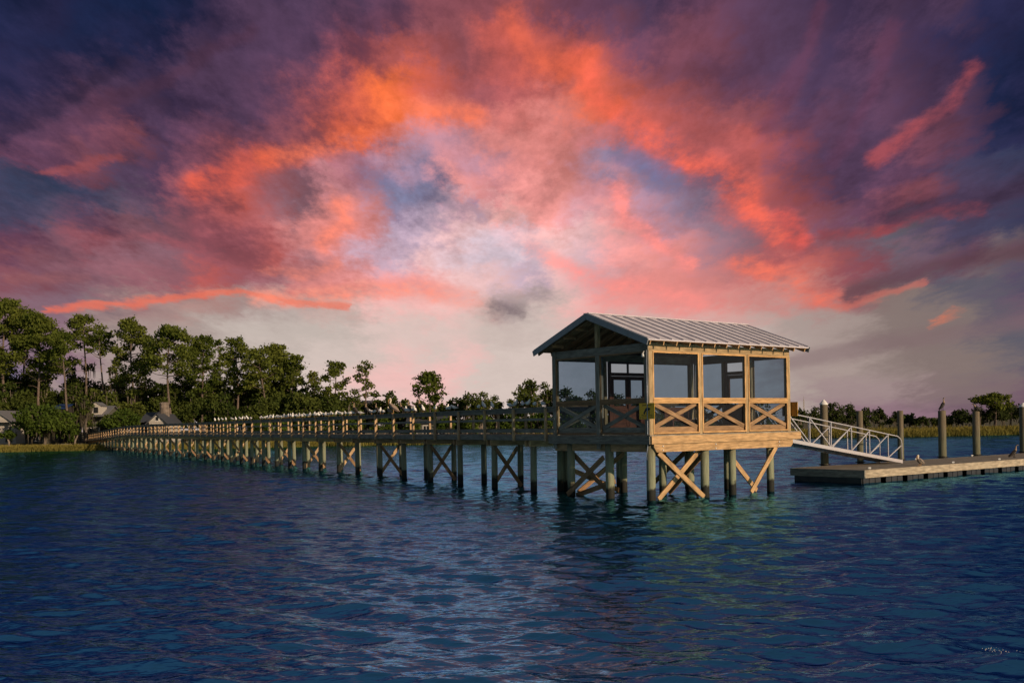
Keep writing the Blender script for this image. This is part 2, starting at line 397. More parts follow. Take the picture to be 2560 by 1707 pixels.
        mr = N(nt, 'ShaderNodeMapRange', interpolation_type='SMOOTHERSTEP'); L(best, mr.inputs['Value'])
        mr.inputs['From Min'].default_value = 0; mr.inputs['From Max'].default_value = wd
        mr.inputs['To Min'].default_value = op - 1 if op > 1 else op; mr.inputs['To Max'].default_value = 0
        mx = N(nt, 'ShaderNodeMix', data_type='RGBA'); L(mr.outputs[0] if op > 1 else math_('MULTIPLY', mr.outputs[0], I['tex'], nt=nt), mx.inputs['Factor']); L(cur, mx.inputs['A']); mx.inputs['B'].default_value = (*lin(color), 1)
        return mx.outputs['Result']
    # lit and shaded cloud edges: (photo points, half width, colour, strength)
    ST = [
          ([(120, 772), (260, 758), (400, 746), (500, 736), (580, 736), (700, 752), (860, 768)], 15, (240, 114, 86), 1.7),
          ([(640, 748), (760, 744), (900, 728), (1050, 726), (1180, 752)], 40, (255, 140, 112), .7),
          ([(660, 395), (800, 372), (900, 345), (985, 262)], 48, (255, 122, 78), .8),
          ([(930, 200), (985, 245), (1070, 290), (1180, 285)], 60, (255, 118, 66), .6),
          ([(1440, 130), (1495, 240), (1600, 325), (1720, 405), (1830, 445), (1930, 590)], 56, (244, 104, 80), .75),
          ([(1280, 40), (1330, 120), (1440, 150)], 60, (222, 100, 72), .6),
          ([(500, 460), (575, 430), (660, 395)], 62, (222, 92, 68), .75),
          ([(1855, 660), (1940, 690), (2010, 735), (2080, 750)], 46, (246, 118, 92), .75),
          ([(1960, 545), (1990, 600)], 46, (222, 90, 78), .8),
          ([(2050, 590), (2150, 585), (2330, 548), (2450, 528)], 26, (140, 66, 72), .95),
          ([(2230, 545), (2380, 515), (2560, 480)], 40, (66, 50, 72), 1.7),
          ([(2120, 730), (2250, 690), (2400, 655), (2560, 630)], 40, (96, 66, 76), 1.75),
          ([(2080, 765), (2200, 735), (2320, 705)], 15, (214, 112, 96), 1.5),
          ([(2180, 400), (2270, 345), (2370, 270), (2430, 170)], 34, (150, 72, 80), .95),
          ([(2330, 812), (2400, 775)], 16, (205, 118, 92), .8),
          ([(120, 436), (200, 418), (310, 402)], 18, (162, 82, 84), 1.6),
          ([(1535, 460), (1560, 545), (1640, 600), (1720, 660)], 34, (255, 140, 128), .7),
          ([(1330, 630), (1420, 670), (1500, 720), (1620, 720), (1740, 750)], 44, (255, 140, 130), .6),
          ([(640, 670), (760, 690), (840, 660)], 22, (240, 130, 100), .5),
          ([(820, 600), (870, 555), (855, 520)], 46, (250, 134, 108), .8),
          ([(250, 595), (400, 592), (490, 615)], 24, (150, 82, 90), .7),
          ([(20, 700), (150, 690), (220, 695)], 20, (150, 92, 94), .6),
          ([(1230, 770), (1310, 785)], 34, (120, 104, 108), .8),
          ([(1990, 905), (2150, 868), (2350, 838), (2560, 805)], 40, (128, 104, 108), 1.5),
          ([(900, 432), (960, 440)], 56, (108, 106, 138), .7),
          ([(985, 500), (1080, 480)], 52, (120, 124, 156), .8),
          ([(1190, 505), (1215, 540)], 24, (112, 120, 156), .8),
          ([(1600, 430), (1690, 455)], 60, (104, 108, 144), .85),
          ([(1905, 330), (2010, 150), (2060, 20)], 36, (112, 62, 84), 1.35),
          ([(2075, 410), (2180, 240), (2235, 70)], 34, (108, 62, 86), 1.35),
          ([(1985, 330), (2065, 130)], 36, (60, 50, 80), 1.3),
          ([(190, 310), (420, 195), (640, 85)], 28, (84, 54, 74), 1.5),
          ([(20, 330), (200, 245), (330, 150)], 26, (56, 44, 68), 1.4),
          ([(1560, 385), (1640, 410)], 46, (116, 110, 144), .6),
          ([(60, 490), (250, 480)], 50, (54, 62, 88), .6),
          ]
    ST = [([Vector((*px_to_azel(*p), 0)) for p in pts], w / F * 180 / pi, c, o) for pts, w, c, o in ST]
    # the sky is put together from patches, each with only the clouds that lie in it
    def segs_near(ap, wd, a0, a1, e0, e1):
        out = []; m = wd + 1.6
        hit = [not (max(A.x, B.x) < a0 - m or min(A.x, B.x) > a1 + m or max(A.y, B.y) < e0 - m or min(A.y, B.y) > e1 + m) for A, B in zip(ap, ap[1:])]
        k = 0
        while k < len(hit):
            if hit[k]:
                k2 = k
                while k2 < len(hit) and hit[k2]: k2 += 1
                out.append(ap[k:k2 + 1]); k = k2
            else: k += 1
        return out
    def patch(a0, a1, e0, e1):
        gt = bpy.data.node_groups.new('cloud_patch', 'ShaderNodeTree'); L2 = gt.links.new
        for nm, ty in (('fac', 'Float'), ('elw', 'Float'), ('P', 'Vector'), ('tex', 'Float'), ('mot', 'Float')): gt.interface.new_socket(nm, in_out='INPUT', socket_type='NodeSocket' + ty)
        gt.interface.new_socket('sky', in_out='OUTPUT', socket_type='NodeSocketShader')
        gi = gt.nodes.new('NodeGroupInput'); go = gt.nodes.new('NodeGroupOutput'); I = gi.outputs
        cur = base(gt, I, max(e0, 0), min(e1, 24))
        for ap, wd, c, o in ST:
            for run in segs_near(ap, wd, a0, a1, e0, e1): cur = stroke(gt, I, cur, run, wd, c, o)
        sc_ = N(gt, 'ShaderNodeVectorMath', operation='SCALE'); L2(cur, sc_.inputs[0]); L2(I['mot'], sc_.inputs['Scale'])
        b = N(gt, 'ShaderNodeBackground'); L2(sc_.outputs[0], b.inputs[0]); L2(b.outputs[0], go.inputs[0])
        gn = nt.nodes.new('ShaderNodeGroup'); gn.node_tree = gt
        for nm, so_ in (('fac', fac), ('elw', elw), ('P', P.outputs[0]), ('tex', tex.outputs[0]), ('mot', mot.outputs[0])): L(so_, gn.inputs[nm])
        return gn.outputs[0]
    def switch(val, edges, shaders):
        cur = shaders[0]
        for e, s_ in zip(edges, shaders[1:]):
            m = N(nt, 'ShaderNodeMixShader'); L(math_('GREATER_THAN', val, e), m.inputs[0]); L(cur, m.inputs[1]); L(s_, m.inputs[2]); cur = m.outputs[0]
        return cur
    AE, EE = [-16, -5, 5, 16], [7.5, 12, 17]
    al = [-90] + AE + [90]; ell = [-90] + EE + [90]
    cols = [switch(el, EE, [patch(al[i], al[i + 1], ell[j], ell[j + 1]) for j in range(len(ell) - 1)]) for i in range(len(al) - 1)]
    clouds = switch(az, AE, cols)
    # clear evening sky overhead and around
    sky = N(nt, 'ShaderNodeTexSky', sky_type='NISHITA'); sky.sun_disc = False
    sky.sun_elevation = R(SUN_EL); sky.sun_rotation = math.atan2(TO_SUN.x, TO_SUN.y); sky.ozone_density = 1.6; sky.air_density = 1.0; sky.dust_density = .8
    L(sky.outputs[0], bg.inputs['Color']); bg.inputs['Strength'].default_value = SKY_STRENGTH
    up = N(nt, 'ShaderNodeMapRange', interpolation_type='SMOOTHSTEP'); up.inputs['From Min'].default_value = 21.5; up.inputs['From Max'].default_value = 40; L(el, up.inputs['Value'])
    sd_ = N(nt, 'ShaderNodeMapRange', interpolation_type='SMOOTHSTEP'); sd_.inputs['From Min'].default_value = 34; sd_.inputs['From Max'].default_value = 60; L(math_('ABSOLUTE', az), sd_.inputs['Value'])
    mxf = math_('MAXIMUM', up.outputs[0], sd_.outputs[0])
    # even grey added to the unseen sky to dull the blue the water reflects
    grey_sky_add = N(nt, 'ShaderNodeBackground'); grey_sky_add.inputs['Color'].default_value = (.30, .30, .29, 1); grey_sky_add.inputs['Strength'].default_value = .13
    ad = N(nt, 'ShaderNodeAddShader'); L(bg.outputs[0], ad.inputs[0]); L(grey_sky_add.outputs[0], ad.inputs[1])
    m = N(nt, 'ShaderNodeMixShader'); L(mxf, m.inputs[0]); L(clouds, m.inputs[1]); L(ad.outputs[0], m.inputs[2])
    L(m.outputs[0], nt.nodes['World Output'].inputs['Surface'])
    w.cycles.sampling_method = 'MANUAL'; w.cycles.sample_map_resolution = 512
SKY_STRENGTH = .040
build_world()
sc.view_settings.view_transform = 'Standard'; sc.view_settings.look = 'None'
sc.view_settings.exposure = 0; sc.view_settings.gamma = 1

# ------------------------------------------------------------------ water
def build_water():
    r = [5.5]
    while r[-1] < 230: r.append(r[-1] * 1.0031)
    r = np.array(r); a = np.arange(-R(36), R(36), .0030)
    RR, AA = np.meshgrid(r, a, indexing='ij')
    X = RR * np.sin(AA); Y = RR * np.cos(AA); Z = np.zeros_like(X); DX = np.zeros_like(X); DY = np.zeros_like(X)
    sp = RR * .0031
    g = np.random.default_rng(5)
    n = 130
    lam = np.exp(g.uniform(np.log(.13), np.log(2.0), n)); th = g.normal(-pi / 2 - .24, .48, n); ph = g.uniform(0, 2 * pi, n)
    # gusts: slow change of roughness over the river
    gust = .85 + .3 * np.sin(X * .11 + 1.3 * np.sin(Y * .07)) * np.sin(Y * .09 + .8 * np.sin(X * .05 + 1))
    for l, t, p in zip(lam, th, ph):
        k = 2 * pi / l; s = .023 * (1.1 if l < .42 else 1.0 if l < 1.1 else .8)
        A = s / k * np.clip((l / sp - 2.5) / 2.5, 0, 1) * gust
        q = k * (X * cos(t) + Y * sin(t)) + p
        Z += A * np.sin(q); c = A * .75 * np.cos(q); DX += cos(t) * c; DY += sin(t) * c
    edge = np.clip((a + R(36)) / R(3), 0, 1) * np.clip((R(36) - a) / R(3), 0, 1)
    V = np.stack([X + DX, Y + DY, Z * edge[None, :]], -1).reshape(-1, 3)
    nr, na = X.shape
    I = np.arange(nr * na).reshape(nr, na)
    Q = np.stack([I[:-1, :-1], I[:-1, 1:], I[1:, 1:], I[1:, :-1]], -1).reshape(-1, 4)[:, ::-1]
    # the rest of the river, a little below the wave troughs
    b0 = len(V); rest = np.array([(-700, -700, -.3), (700, -700, -.3), (700, 320, -.3), (-700, 320, -.3)], float)
    V = np.concatenate([V, rest]); Q = np.concatenate([Q, [[b0, b0 + 1, b0 + 2, b0 + 3]]])
    me = bpy.data.meshes.new('water'); me.vertices.add(len(V)); me.vertices.foreach_set('co', V.astype(np.float32).ravel())
    me.loops.add(Q.size); me.loops.foreach_set('vertex_index', Q.astype(np.int32).ravel())
    me.polygons.add(len(Q)); me.polygons.foreach_set('loop_start', np.arange(0, Q.size, 4, dtype=np.int32))
    me.polygons.foreach_set('use_smooth', np.ones(len(Q), bool)); me.update(calc_edges=True); me.validate()
    m, nt, b = newmat('river_water'); L = nt.links.new
    nt.nodes.remove(b); out = nt.nodes['Material Output']
    # river water: blue sky reflection put into the body colour and grazing-angle tint
    df = N(nt, 'ShaderNodeBsdfDiffuse'); df.inputs[0].default_value = (.013, .019, .031, 1)
    b = N(nt, 'ShaderNodeBsdfGlossy'); b.inputs['Roughness'].default_value = .05
    fr = N(nt, 'ShaderNodeFresnel'); fr.inputs['IOR'].default_value = 1.42
    tint = ramp(nt, [(.10, (.80, .62, .50)), (.34, (.34, .45, .56)), (.66, (.16, .47, .70))]); L(fr.outputs[0], tint.inputs[0]); L(tint.outputs[0], b.inputs['Color'])
    mxs = N(nt, 'ShaderNodeMixShader'); L(fr.outputs[0], mxs.inputs[0]); L(df.outputs[0], mxs.inputs[1]); L(b.outputs[0], mxs.inputs[2]); L(mxs.outputs[0], out.inputs[0])
    g_ = N(nt, 'ShaderNodeNewGeometry'); mp = N(nt, 'ShaderNodeMapping'); mp.inputs['Scale'].default_value = (.42, 1.0, 1); mp.inputs['Rotation'].default_value = (0, 0, R(14))
    L(g_.outputs['Position'], mp.inputs['Vector'])
    n1 = N(nt, 'ShaderNodeTexNoise', i_Scale=8.0, i_Detail=3.0, i_Roughness=.6, i_Distortion=.4); L(mp.outputs[0], n1.inputs['Vector'])
    n2 = N(nt, 'ShaderNodeTexNoise', i_Scale=3.0, i_Detail=3.0, i_Roughness=.6, i_Distortion=.3); L(mp.outputs[0], n2.inputs['Vector'])
    b1 = N(nt, 'ShaderNodeBump', i_Strength=.6, i_Distance=.02); L(n1.outputs['Fac'], b1.inputs['Height'])
    b2 = N(nt, 'ShaderNodeBump', i_Strength=.7, i_Distance=.05); L(n2.outputs['Fac'], b2.inputs['Height']); L(b1.outputs[0], b2.inputs['Normal'])
    for q in (b, fr, df): L(b2.outputs[0], q.inputs['Normal'])
    me.materials.append(m)
    o = bpy.data.objects.new('water', me); col.objects.link(o); tag(o, kind='structure')
build_water()

# ------------------------------------------------------------------ pavilion on piles
C0 = Vector((4.33, 31.3, 0)); AX = Vector((.7956, .6059, 0)); BX = Vector((-.6059, .7956, 0)); TH = math.atan2(AX.y, AX.x)
LX, LY = 7.05, 4.71; FL = 2.09
def pav_world(x, y, z=0): return C0 + AX * x + BX * y + Vector((0, 0, z))

def cross_panel(mb, p0, p1, z0, z1, w, t, nrm):
    """X of two boards between columns p0 and p1 (xy tuples)"""
    n = Vector(nrm)
    a = Vector((*p0, 0)); b = Vector((*p1, 0)); d = (b - a).normalized() * (w * .5)
    mb.bar(a + d + Vector((0, 0, z0)) + n * t * .5, b - d + Vector((0, 0, z1)) + n * t * .5, t, w, (0, 0, 1))
    mb.bar(a + d + Vector((0, 0, z1)) - n * t * .55, b - d + Vector((0, 0, z0)) - n * t * .55, t, w, (0, 0, 1))

def build_pavilion():
    root = empty('pavilion', (C0.x, C0.y, 0), TH, 'wooden screened pavilion standing on piles at the end of the boardwalk', 'pavilion')
    B = lambda mb, n, m, p=root, **k: mb.build(n, m, p, **k)
    # floor platform: deck boards, rims, beams
    mb = MB()
    y = -.13
    while y < LY + .1:
        mb.bar((-.13, y + .07, FL - .02), (LX + .33, y + .07, FL - .02), .136, .036); y += .142
    B(mb, 'floor', M['deck'])
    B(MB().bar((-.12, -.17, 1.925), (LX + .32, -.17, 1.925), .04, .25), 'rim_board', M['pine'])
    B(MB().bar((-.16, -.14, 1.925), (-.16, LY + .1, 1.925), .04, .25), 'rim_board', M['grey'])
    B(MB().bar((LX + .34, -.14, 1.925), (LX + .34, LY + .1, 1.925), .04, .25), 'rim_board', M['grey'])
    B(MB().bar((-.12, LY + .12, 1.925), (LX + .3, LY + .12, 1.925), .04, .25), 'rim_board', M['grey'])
    j = MB(); x = .3
    while x < LX: j.bar((x, -.1, 1.94), (x, LY + .06, 1.94), .045, .22); x += .6
    B(j, 'floor_joists', M['brown'])
    for yy in (-.09, 2.0, 3.98):
        f = MB()
        for s in ((-.19, .19) if yy > 0 else (0.0, .38)):
            z0, z1, x0, x1 = 1.54, 1.80, (.06 if yy < 0 else .5), LX - .12
            # chamfered beam ends
            pts = [(x0 + .10, z0), (x1 - .06, z0), (x1 + .06, z0 + .11), (x1 + .06, z1), (x0 - .02, z1), (x0 - .02, z0 + .16)]
            ya, yb = yy + s - .035, yy + s + .035
            i = len(f.v)
            f.v += [(px, ya, pz) for px, pz in pts] + [(px, yb, pz) for px, pz in pts]
            n = len(pts); f.f.append(tuple(range(i, i + n))); f.uv.append([(px + yy * 3, pz) for px, pz in pts]); f.m.append(0)
            f.f.append(tuple(reversed(range(i + n, i + 2 * n)))); f.uv.append([(px, pz) for px, pz in reversed(pts)]); f.m.append(0)
            for k in range(n):
                k2 = (k + 1) % n; f.f.append((i + k2, i + k, i + n + k, i + n + k2)); f.uv.append([(0, 0), (.3, 0), (.3, .07), (0, .07)]); f.m.append(0)
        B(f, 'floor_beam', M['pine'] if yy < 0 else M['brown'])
    for xx in (.12,):
        B(MB().bar((xx, .26, 1.67), (xx, 1.93, 1.67), .09, .25), 'floor_beam', M['bounce_lit_timber'])
        B(MB().bar((xx, 2.16, 1.67), (xx, 3.86, 1.67), .09, .25), 'floor_beam', M['bounce_lit_timber'])
        B(MB().bar((xx, 4.08, 1.67), (xx, LY + .05, 1.67), .09, .25), 'floor_beam', M['bounce_lit_timber'])
    # bolts on the front beam
    for x in (.42, 2.9, 6.2):
        for z in (1.60, 1.73): B(MB().tube([(x, -.125, z), (x, -.15, z)], .022, 8), 'bolt', M['cleat'])
    # piles
    def pile(x, y, r, top):
        o = MB().tube([(0, 0, -1.2), (random.uniform(-.02, .02), 0, .4), (0, 0, top)], [r * 1.04, r * 1.02, r], 18).build('pile', M['pile'], root, smooth=True)
        o.location = (x, y, 0); return o
    for x in (.12, 2.62, 3.98, 5.98):
        for y in (.1, 2.02, 3.96): pile(x, y, .135 + random.uniform(-.012, .012), 1.78)
    # braces between piles
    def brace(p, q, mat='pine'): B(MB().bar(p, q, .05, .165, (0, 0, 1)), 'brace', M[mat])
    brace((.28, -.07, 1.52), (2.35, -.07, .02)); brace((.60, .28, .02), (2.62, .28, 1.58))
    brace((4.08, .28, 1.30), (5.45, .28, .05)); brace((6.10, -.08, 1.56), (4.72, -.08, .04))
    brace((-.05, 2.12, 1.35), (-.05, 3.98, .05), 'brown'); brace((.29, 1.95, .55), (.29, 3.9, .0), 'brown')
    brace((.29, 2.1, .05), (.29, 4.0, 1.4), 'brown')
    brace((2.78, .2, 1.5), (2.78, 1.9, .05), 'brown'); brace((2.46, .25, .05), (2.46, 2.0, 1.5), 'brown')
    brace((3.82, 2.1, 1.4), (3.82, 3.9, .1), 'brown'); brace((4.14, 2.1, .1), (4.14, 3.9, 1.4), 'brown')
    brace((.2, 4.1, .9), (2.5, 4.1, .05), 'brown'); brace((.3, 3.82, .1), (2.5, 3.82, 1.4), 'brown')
    # posts
    HT, HB = 4.99, 4.73
    def post(x, y, w=.15, mat='green'): B(MB().bar((x, y, FL - .02 if mat != 'grey' else 1.8), (x, y, HB), w, w), 'post', M[mat], bevel=.006)
    bays_x = [.075, 2.36, 4.70, 6.975]
    for i, x in enumerate(bays_x):
        post(x, .075, .155 if i in (0, 3) else .14); post(x, LY - .075, .14)
    post(.07, LY / 2, .15, 'grey'); post(LX - .07, LY / 2 + .62, .14); post(LX - .07, 1.72, .14)
    # gable-side facings of the end posts (run down past the floor)
    B(MB().bar((-.03, .085, 1.8), (-.03, .085, 4.99), .17, .03, (1, 0, 0)), 'corner_board', M['grey'])
    B(MB().bar((-.03, LY - .085, 1.62), (-.03, LY - .085, 4.99), .17, .03, (1, 0, 0)), 'corner_board', M['grey'])
    B(MB().bar((-.035, LY / 2, 1.62), (-.035, LY / 2, 4.72), .17, .04, (1, 0, 0)), 'corner_board', M['grey'])
    # header beams
    B(MB().bar((.0, .08, (HT + HB) / 2), (LX, .08, (HT + HB) / 2), .13, HT - HB), 'header_beam', M['green'])
    B(MB().bar((.0, LY - .08, (HT + HB) / 2), (LX, LY - .08, (HT + HB) / 2), .13, HT - HB), 'header_beam', M['green'])
    B(MB().bar((.06, .15, (HT + HB) / 2), (.06, LY - .15, (HT + HB) / 2), .125, HT - HB), 'header_beam', M['grey'])
    B(MB().bar((LX - .06, .15, (HT + HB) / 2), (LX - .06, LY - .15, (HT + HB) / 2), .125, HT - HB), 'header_beam', M['grey'])
    # roof: ridge at RZ, two slopes
    RZ, EZ, OV, EV = 6.09, 5.05, .5, .45
    yr = LY / 2; run = yr + EV; sl = (RZ - EZ) / run; nl = sqrt(1 + sl * sl)
    B(MB().bar((-.3, yr, RZ - .20), (LX + .3, yr, RZ - .20), .05, .20), 'ridge_beam', M['brown'])
    B(MB().bar((-.02, yr, HT), (-.02, yr, RZ - .12), .13, .13), 'king_post', M['green'])
    B(MB().bar((LX + .02, yr, HT), (LX + .02, yr, RZ - .12), .13, .13), 'king_post', M['green'])
    for sgn in (1, -1):
        def rp(x, d, h):   # d = distance from ridge in plan, h = height normal offset
            return (x, yr - sgn * d, RZ - sl * d + h)
        pan = MB(); x0, x1 = -OV, LX + OV
        a, b_, c, d_ = rp(x0, 0, 0), rp(x1, 0, 0), rp(x1, run, 0), rp(x0, run, 0)
        e, f, g, h = rp(x0, 0, -.03), rp(x1, 0, -.03), rp(x1, run, -.03), rp(x0, run, -.03)
        if sgn == 1: pan.quad(a, d_, c, b_); pan.quad(e, f, g, h)
        else: pan.quad(a, b_, c, d_); pan.quad(e, h, g, f)
        pan.quad(d_, h, g, c); pan.quad(a, e, h, d_); pan.quad(b_, c, g, f)
        ro = B(pan, 'roof_slope', M['roof'])
        sm = MB(); nS = 15
        for k in range(nS + 1):
            x = x0 + .015 + (x1 - x0 - .03) * k / nS
            sm.bar(rp(x, .02, .022), rp(x, run, .022), .028, .045, (0, 0, 1))
        sm.build('seams', M['seam'], ro)
        # sheathing under the metal, rafters, tails
        sh = MB(); sh.bar(rp(LX / 2, 0.03, -.05), rp(LX / 2, run - .03, -.05), LX + 2 * OV - .08, .025, (0, 0, 1)); B(sh, 'sheathing', M['brown'])
        for k in range(14):
            x = -.33 + k * (LX + .66) / 13
            if sgn == -1 and not (0 <= k <= 13): continue
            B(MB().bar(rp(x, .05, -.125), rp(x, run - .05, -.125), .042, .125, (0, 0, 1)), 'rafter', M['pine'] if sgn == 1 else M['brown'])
        for x in (-OV - .012, LX + OV + .012):
            B(MB().bar(rp(x, 0, -.085), rp(x, run + .02, -.085), .03, .19, (0, 0, 1)), 'rake_board', M['fascia'])
    # ridge cap
    rc = MB(); rc.bar((-OV - .01, yr - .06, RZ - .005), (LX + OV + .01, yr - .06, RZ - .005), .14, .03, (0, sl, 1)); rc.bar((-OV - .01, yr + .06, RZ - .002), (LX + OV + .01, yr + .06, RZ - .002), .14, .03, (0, -sl, 1))
    B(rc, 'ridge_cap', M['seam'])
    # purlin tails seen in the gable
    for d in (.62, 1.25, 1.9):
        for sgn in (1, -1):
            yy = yr - sgn * d
            B(MB().bar((-.42, yy, RZ - sl * d - .23), (.1, yy, RZ - sl * d - .23), .05, .10), 'lookout', M['brown'])
    # screened bays: frame, screen, rail, crossed boards
    SZ0, SZ1, BZ0 = 3.13, 3.21, 2.11
    def bay(p, q, inward, fmat, xmat, name='screen_bay'):
        p = Vector((*p, 0)); q = Vector((*q, 0)); inn = Vector((*inward, 0)); d = (q - p).normalized()
        up = lambda z: Vector((0, 0, z))
        fr = MB(); t = .042; wq = .05
        outp = -inn * .012
        for (za, zb) in ((SZ1, HB), (BZ0, SZ0)):
            fr.bar(p + d * wq / 2 + up(za + .001) + outp, p + d * wq / 2 + up(zb - .001) + outp, t if abs(d.x) < .5 else wq, wq if abs(d.x) < .5 else t, (0, 1, 0))
            fr.bar(q - d * wq / 2 + up(za + .001) + outp, q - d * wq / 2 + up(zb - .001) + outp, t if abs(d.x) < .5 else wq, wq if abs(d.x) < .5 else t, (0, 1, 0))
            fr.bar(p + d * wq + up(za + wq / 2) + outp, q - d * wq + up(za + wq / 2) + outp, t - .004, wq)
            fr.bar(p + d * wq + up(zb - wq / 2) + outp, q - d * wq + up(zb - wq / 2) + outp, t - .004, wq)
        f = B(fr, 'screen_frame', M[fmat], bevel=.003)
        B(MB().bar(p + up((SZ0 + SZ1) / 2) + inn * .03, q + up((SZ0 + SZ1) / 2) + inn * .03, .14, SZ1 - SZ0 - .004), 'sill', M[fmat], bevel=.004)
        s = MB(); off = inn * .016
        for (za, zb) in ((SZ1 + .03, HB - .03), (BZ0 + .03, SZ0 - .03)):
            off = inn * (.016 if za > 3 else .105)
            s.quad(p + d * .03 + up(za) + off, q - d * .03 + up(za) + off, q - d * .03 + up(zb) + off, p + d * .03 + up(zb) + off)
        s.build('screen', M['screen'], f)
        xb = MB(); a = p + inn * .06; b = q + inn * .06
        cross_panel(xb, (a.x, a.y), (b.x, b.y), BZ0 + .2, SZ0 - .06, .13, .035, inn)
        B(xb, 'crossed_boards', M[xmat])
        B(MB().bar(a + up(BZ0 + .13), b + up(BZ0 + .13), .036, .18), 'bottom_board', M[xmat])
    for i in range(3):
        x0 = bays_x[i] + (.078 if i == 0 else .07); x1 = bays_x[i + 1] - (.078 if i == 2 else .07)
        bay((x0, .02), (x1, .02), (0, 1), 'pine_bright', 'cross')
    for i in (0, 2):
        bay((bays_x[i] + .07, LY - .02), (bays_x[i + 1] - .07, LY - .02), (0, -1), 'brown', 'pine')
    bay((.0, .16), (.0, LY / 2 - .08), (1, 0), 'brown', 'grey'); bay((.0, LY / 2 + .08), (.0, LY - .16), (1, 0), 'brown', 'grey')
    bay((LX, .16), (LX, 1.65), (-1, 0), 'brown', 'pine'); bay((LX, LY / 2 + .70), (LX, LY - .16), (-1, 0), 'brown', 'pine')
    # doors: double door in the back wall, single door to the gangway
    def door(x0, x1, yy, along):
        o = None
        P = (lambda s, z, dd=0: (s, yy + dd, z)) if along == 'x' else (lambda s, z, dd=0: (yy + dd, s, z))
        mb = MB(); sW = .12
        z0, z1 = FL + .01, 4.20
        for s in (x0 + sW / 2, x1 - sW / 2): mb.bar(P(s, z0), P(s, z1), .045 if along == 'y' else sW, sW if along == 'y' else .045, (0, 1, 0))
        for z, hh in ((z0 + .13, .26), (3.02, .16), (z1 - .07, .14)): mb.bar(P(x0 + sW, z), P(x1 - sW, z), .043, hh)
        dd = B(mb, 'door', M['door'])
        s = MB(); s.quad(P(x0 + sW, 3.1), P(x1 - sW, 3.1), P(x1 - sW, z1 - .14), P(x0 + sW, z1 - .14)); s.build('screen', M['screen'], dd)
        pn = MB(); pn.bar(P(x0 + sW, 2.65), P(x1 - sW, 2.65), .02, .60); pn.build('panel', M['door'], dd)
        MB().bar(P(x1 - .06, 3.0, -.05), P(x1 - .06, 3.16, -.05), .02, .03, (0, 1, 0)).build('handle', M['black'], dd)
    def doorframe(x0, x1, yy, along):
        P = (lambda s, z: (s, yy, z)) if along == 'x' else (lambda s, z: (yy, s, z))
        mb = MB()
        for s in (x0 - .05, x1 + .05): mb.bar(P(s, FL + .005), P(s, HB - .002), .10, .10, (0, 1, 0))
        mb.bar(P(x0, 4.27), P(x1, 4.27), .098, .12); mb.bar(P(x0, HB - .04), P(x1, HB - .04), .096, .07)
        mb.bar(P((x0 + x1) / 2, 4.33), P((x0 + x1) / 2, HB - .075), .06, .06, (0, 1, 0)) if along == 'x' else None
        f = B(mb, 'door_frame', M['door'])
    doorframe(2.66, 4.42, LY - .08, 'x'); door(2.68, 3.53, LY - .08, 'x'); door(3.55, 4.40, LY - .08, 'x')
    doorframe(1.90, 2.82, LX - .09, 'y'); door(1.92, 2.80, LX - .09, 'y')
    # conduit down the corner and an outlet box by the floor
    B(MB().tube([(-.075, .03, 4.75), (-.075, .03, 3.2), (-.078, .035, 2.0), (-.09, .03, 1.7), (-.13, .05, 1.45), (-.05, .1, 1.3)], .014, 8), 'conduit', M['conduit'], smooth=True)
    lt = MB(); lt.tube([(-.07, .1, 4.72), (-.14, .1, 4.70), (-.17, .1, 4.62)], .012, 8); lt.tube([(-.17, .1, 4.66), (-.17, .1, 4.54)], [.03, .05], 12)
    B(lt, 'outdoor_lamp', M['cleat'], smooth=True)
    # landing behind the back wall, where the boardwalk arrives
    ld = MB(); y = LY + .16
    while y < LY + 1.9: ld.bar((.1, y + .07, FL - .022), (4.9, y + .07, FL - .022), .136, .036); y += .142
    B(ld, 'landing', M['deck'])
    B(MB().bar((1.9, LY + 1.93, 1.96), (4.9, LY + 1.93, 1.96), .04, .2), 'landing_rim', M['grey'])
    for x in (2.0, 4.75):
        o = MB().tube([(0, 0, -1), (0, 0, 2.0)], .12, 14).build('pile', M['pile'], root, smooth=True); o.location = (x, LY + 1.75, 0)
    return root
PAV = build_pavilion()

# bench seen through the front screens
bn = empty('bench', pav_world(5.95, 4.2, FL + .0), TH, 'reddish wooden bench along the back wall inside the pavilion', 'bench')
mb = MB(); mb.bar((-.75, 0, .45), (.75, 0, .45), .42, .05); mb.build('seat', M['door'], bn)
mb = MB(); mb.bar((-.75, .2, .72), (.75, .2, .72), .04, .46); mb.build('backrest', M['door'], bn)
for sx in (-.66, .66): MB().bar((sx, 0, 0), (sx, 0, .425), .07, .36, (0, 1, 0)).build('leg', M['door'], bn)

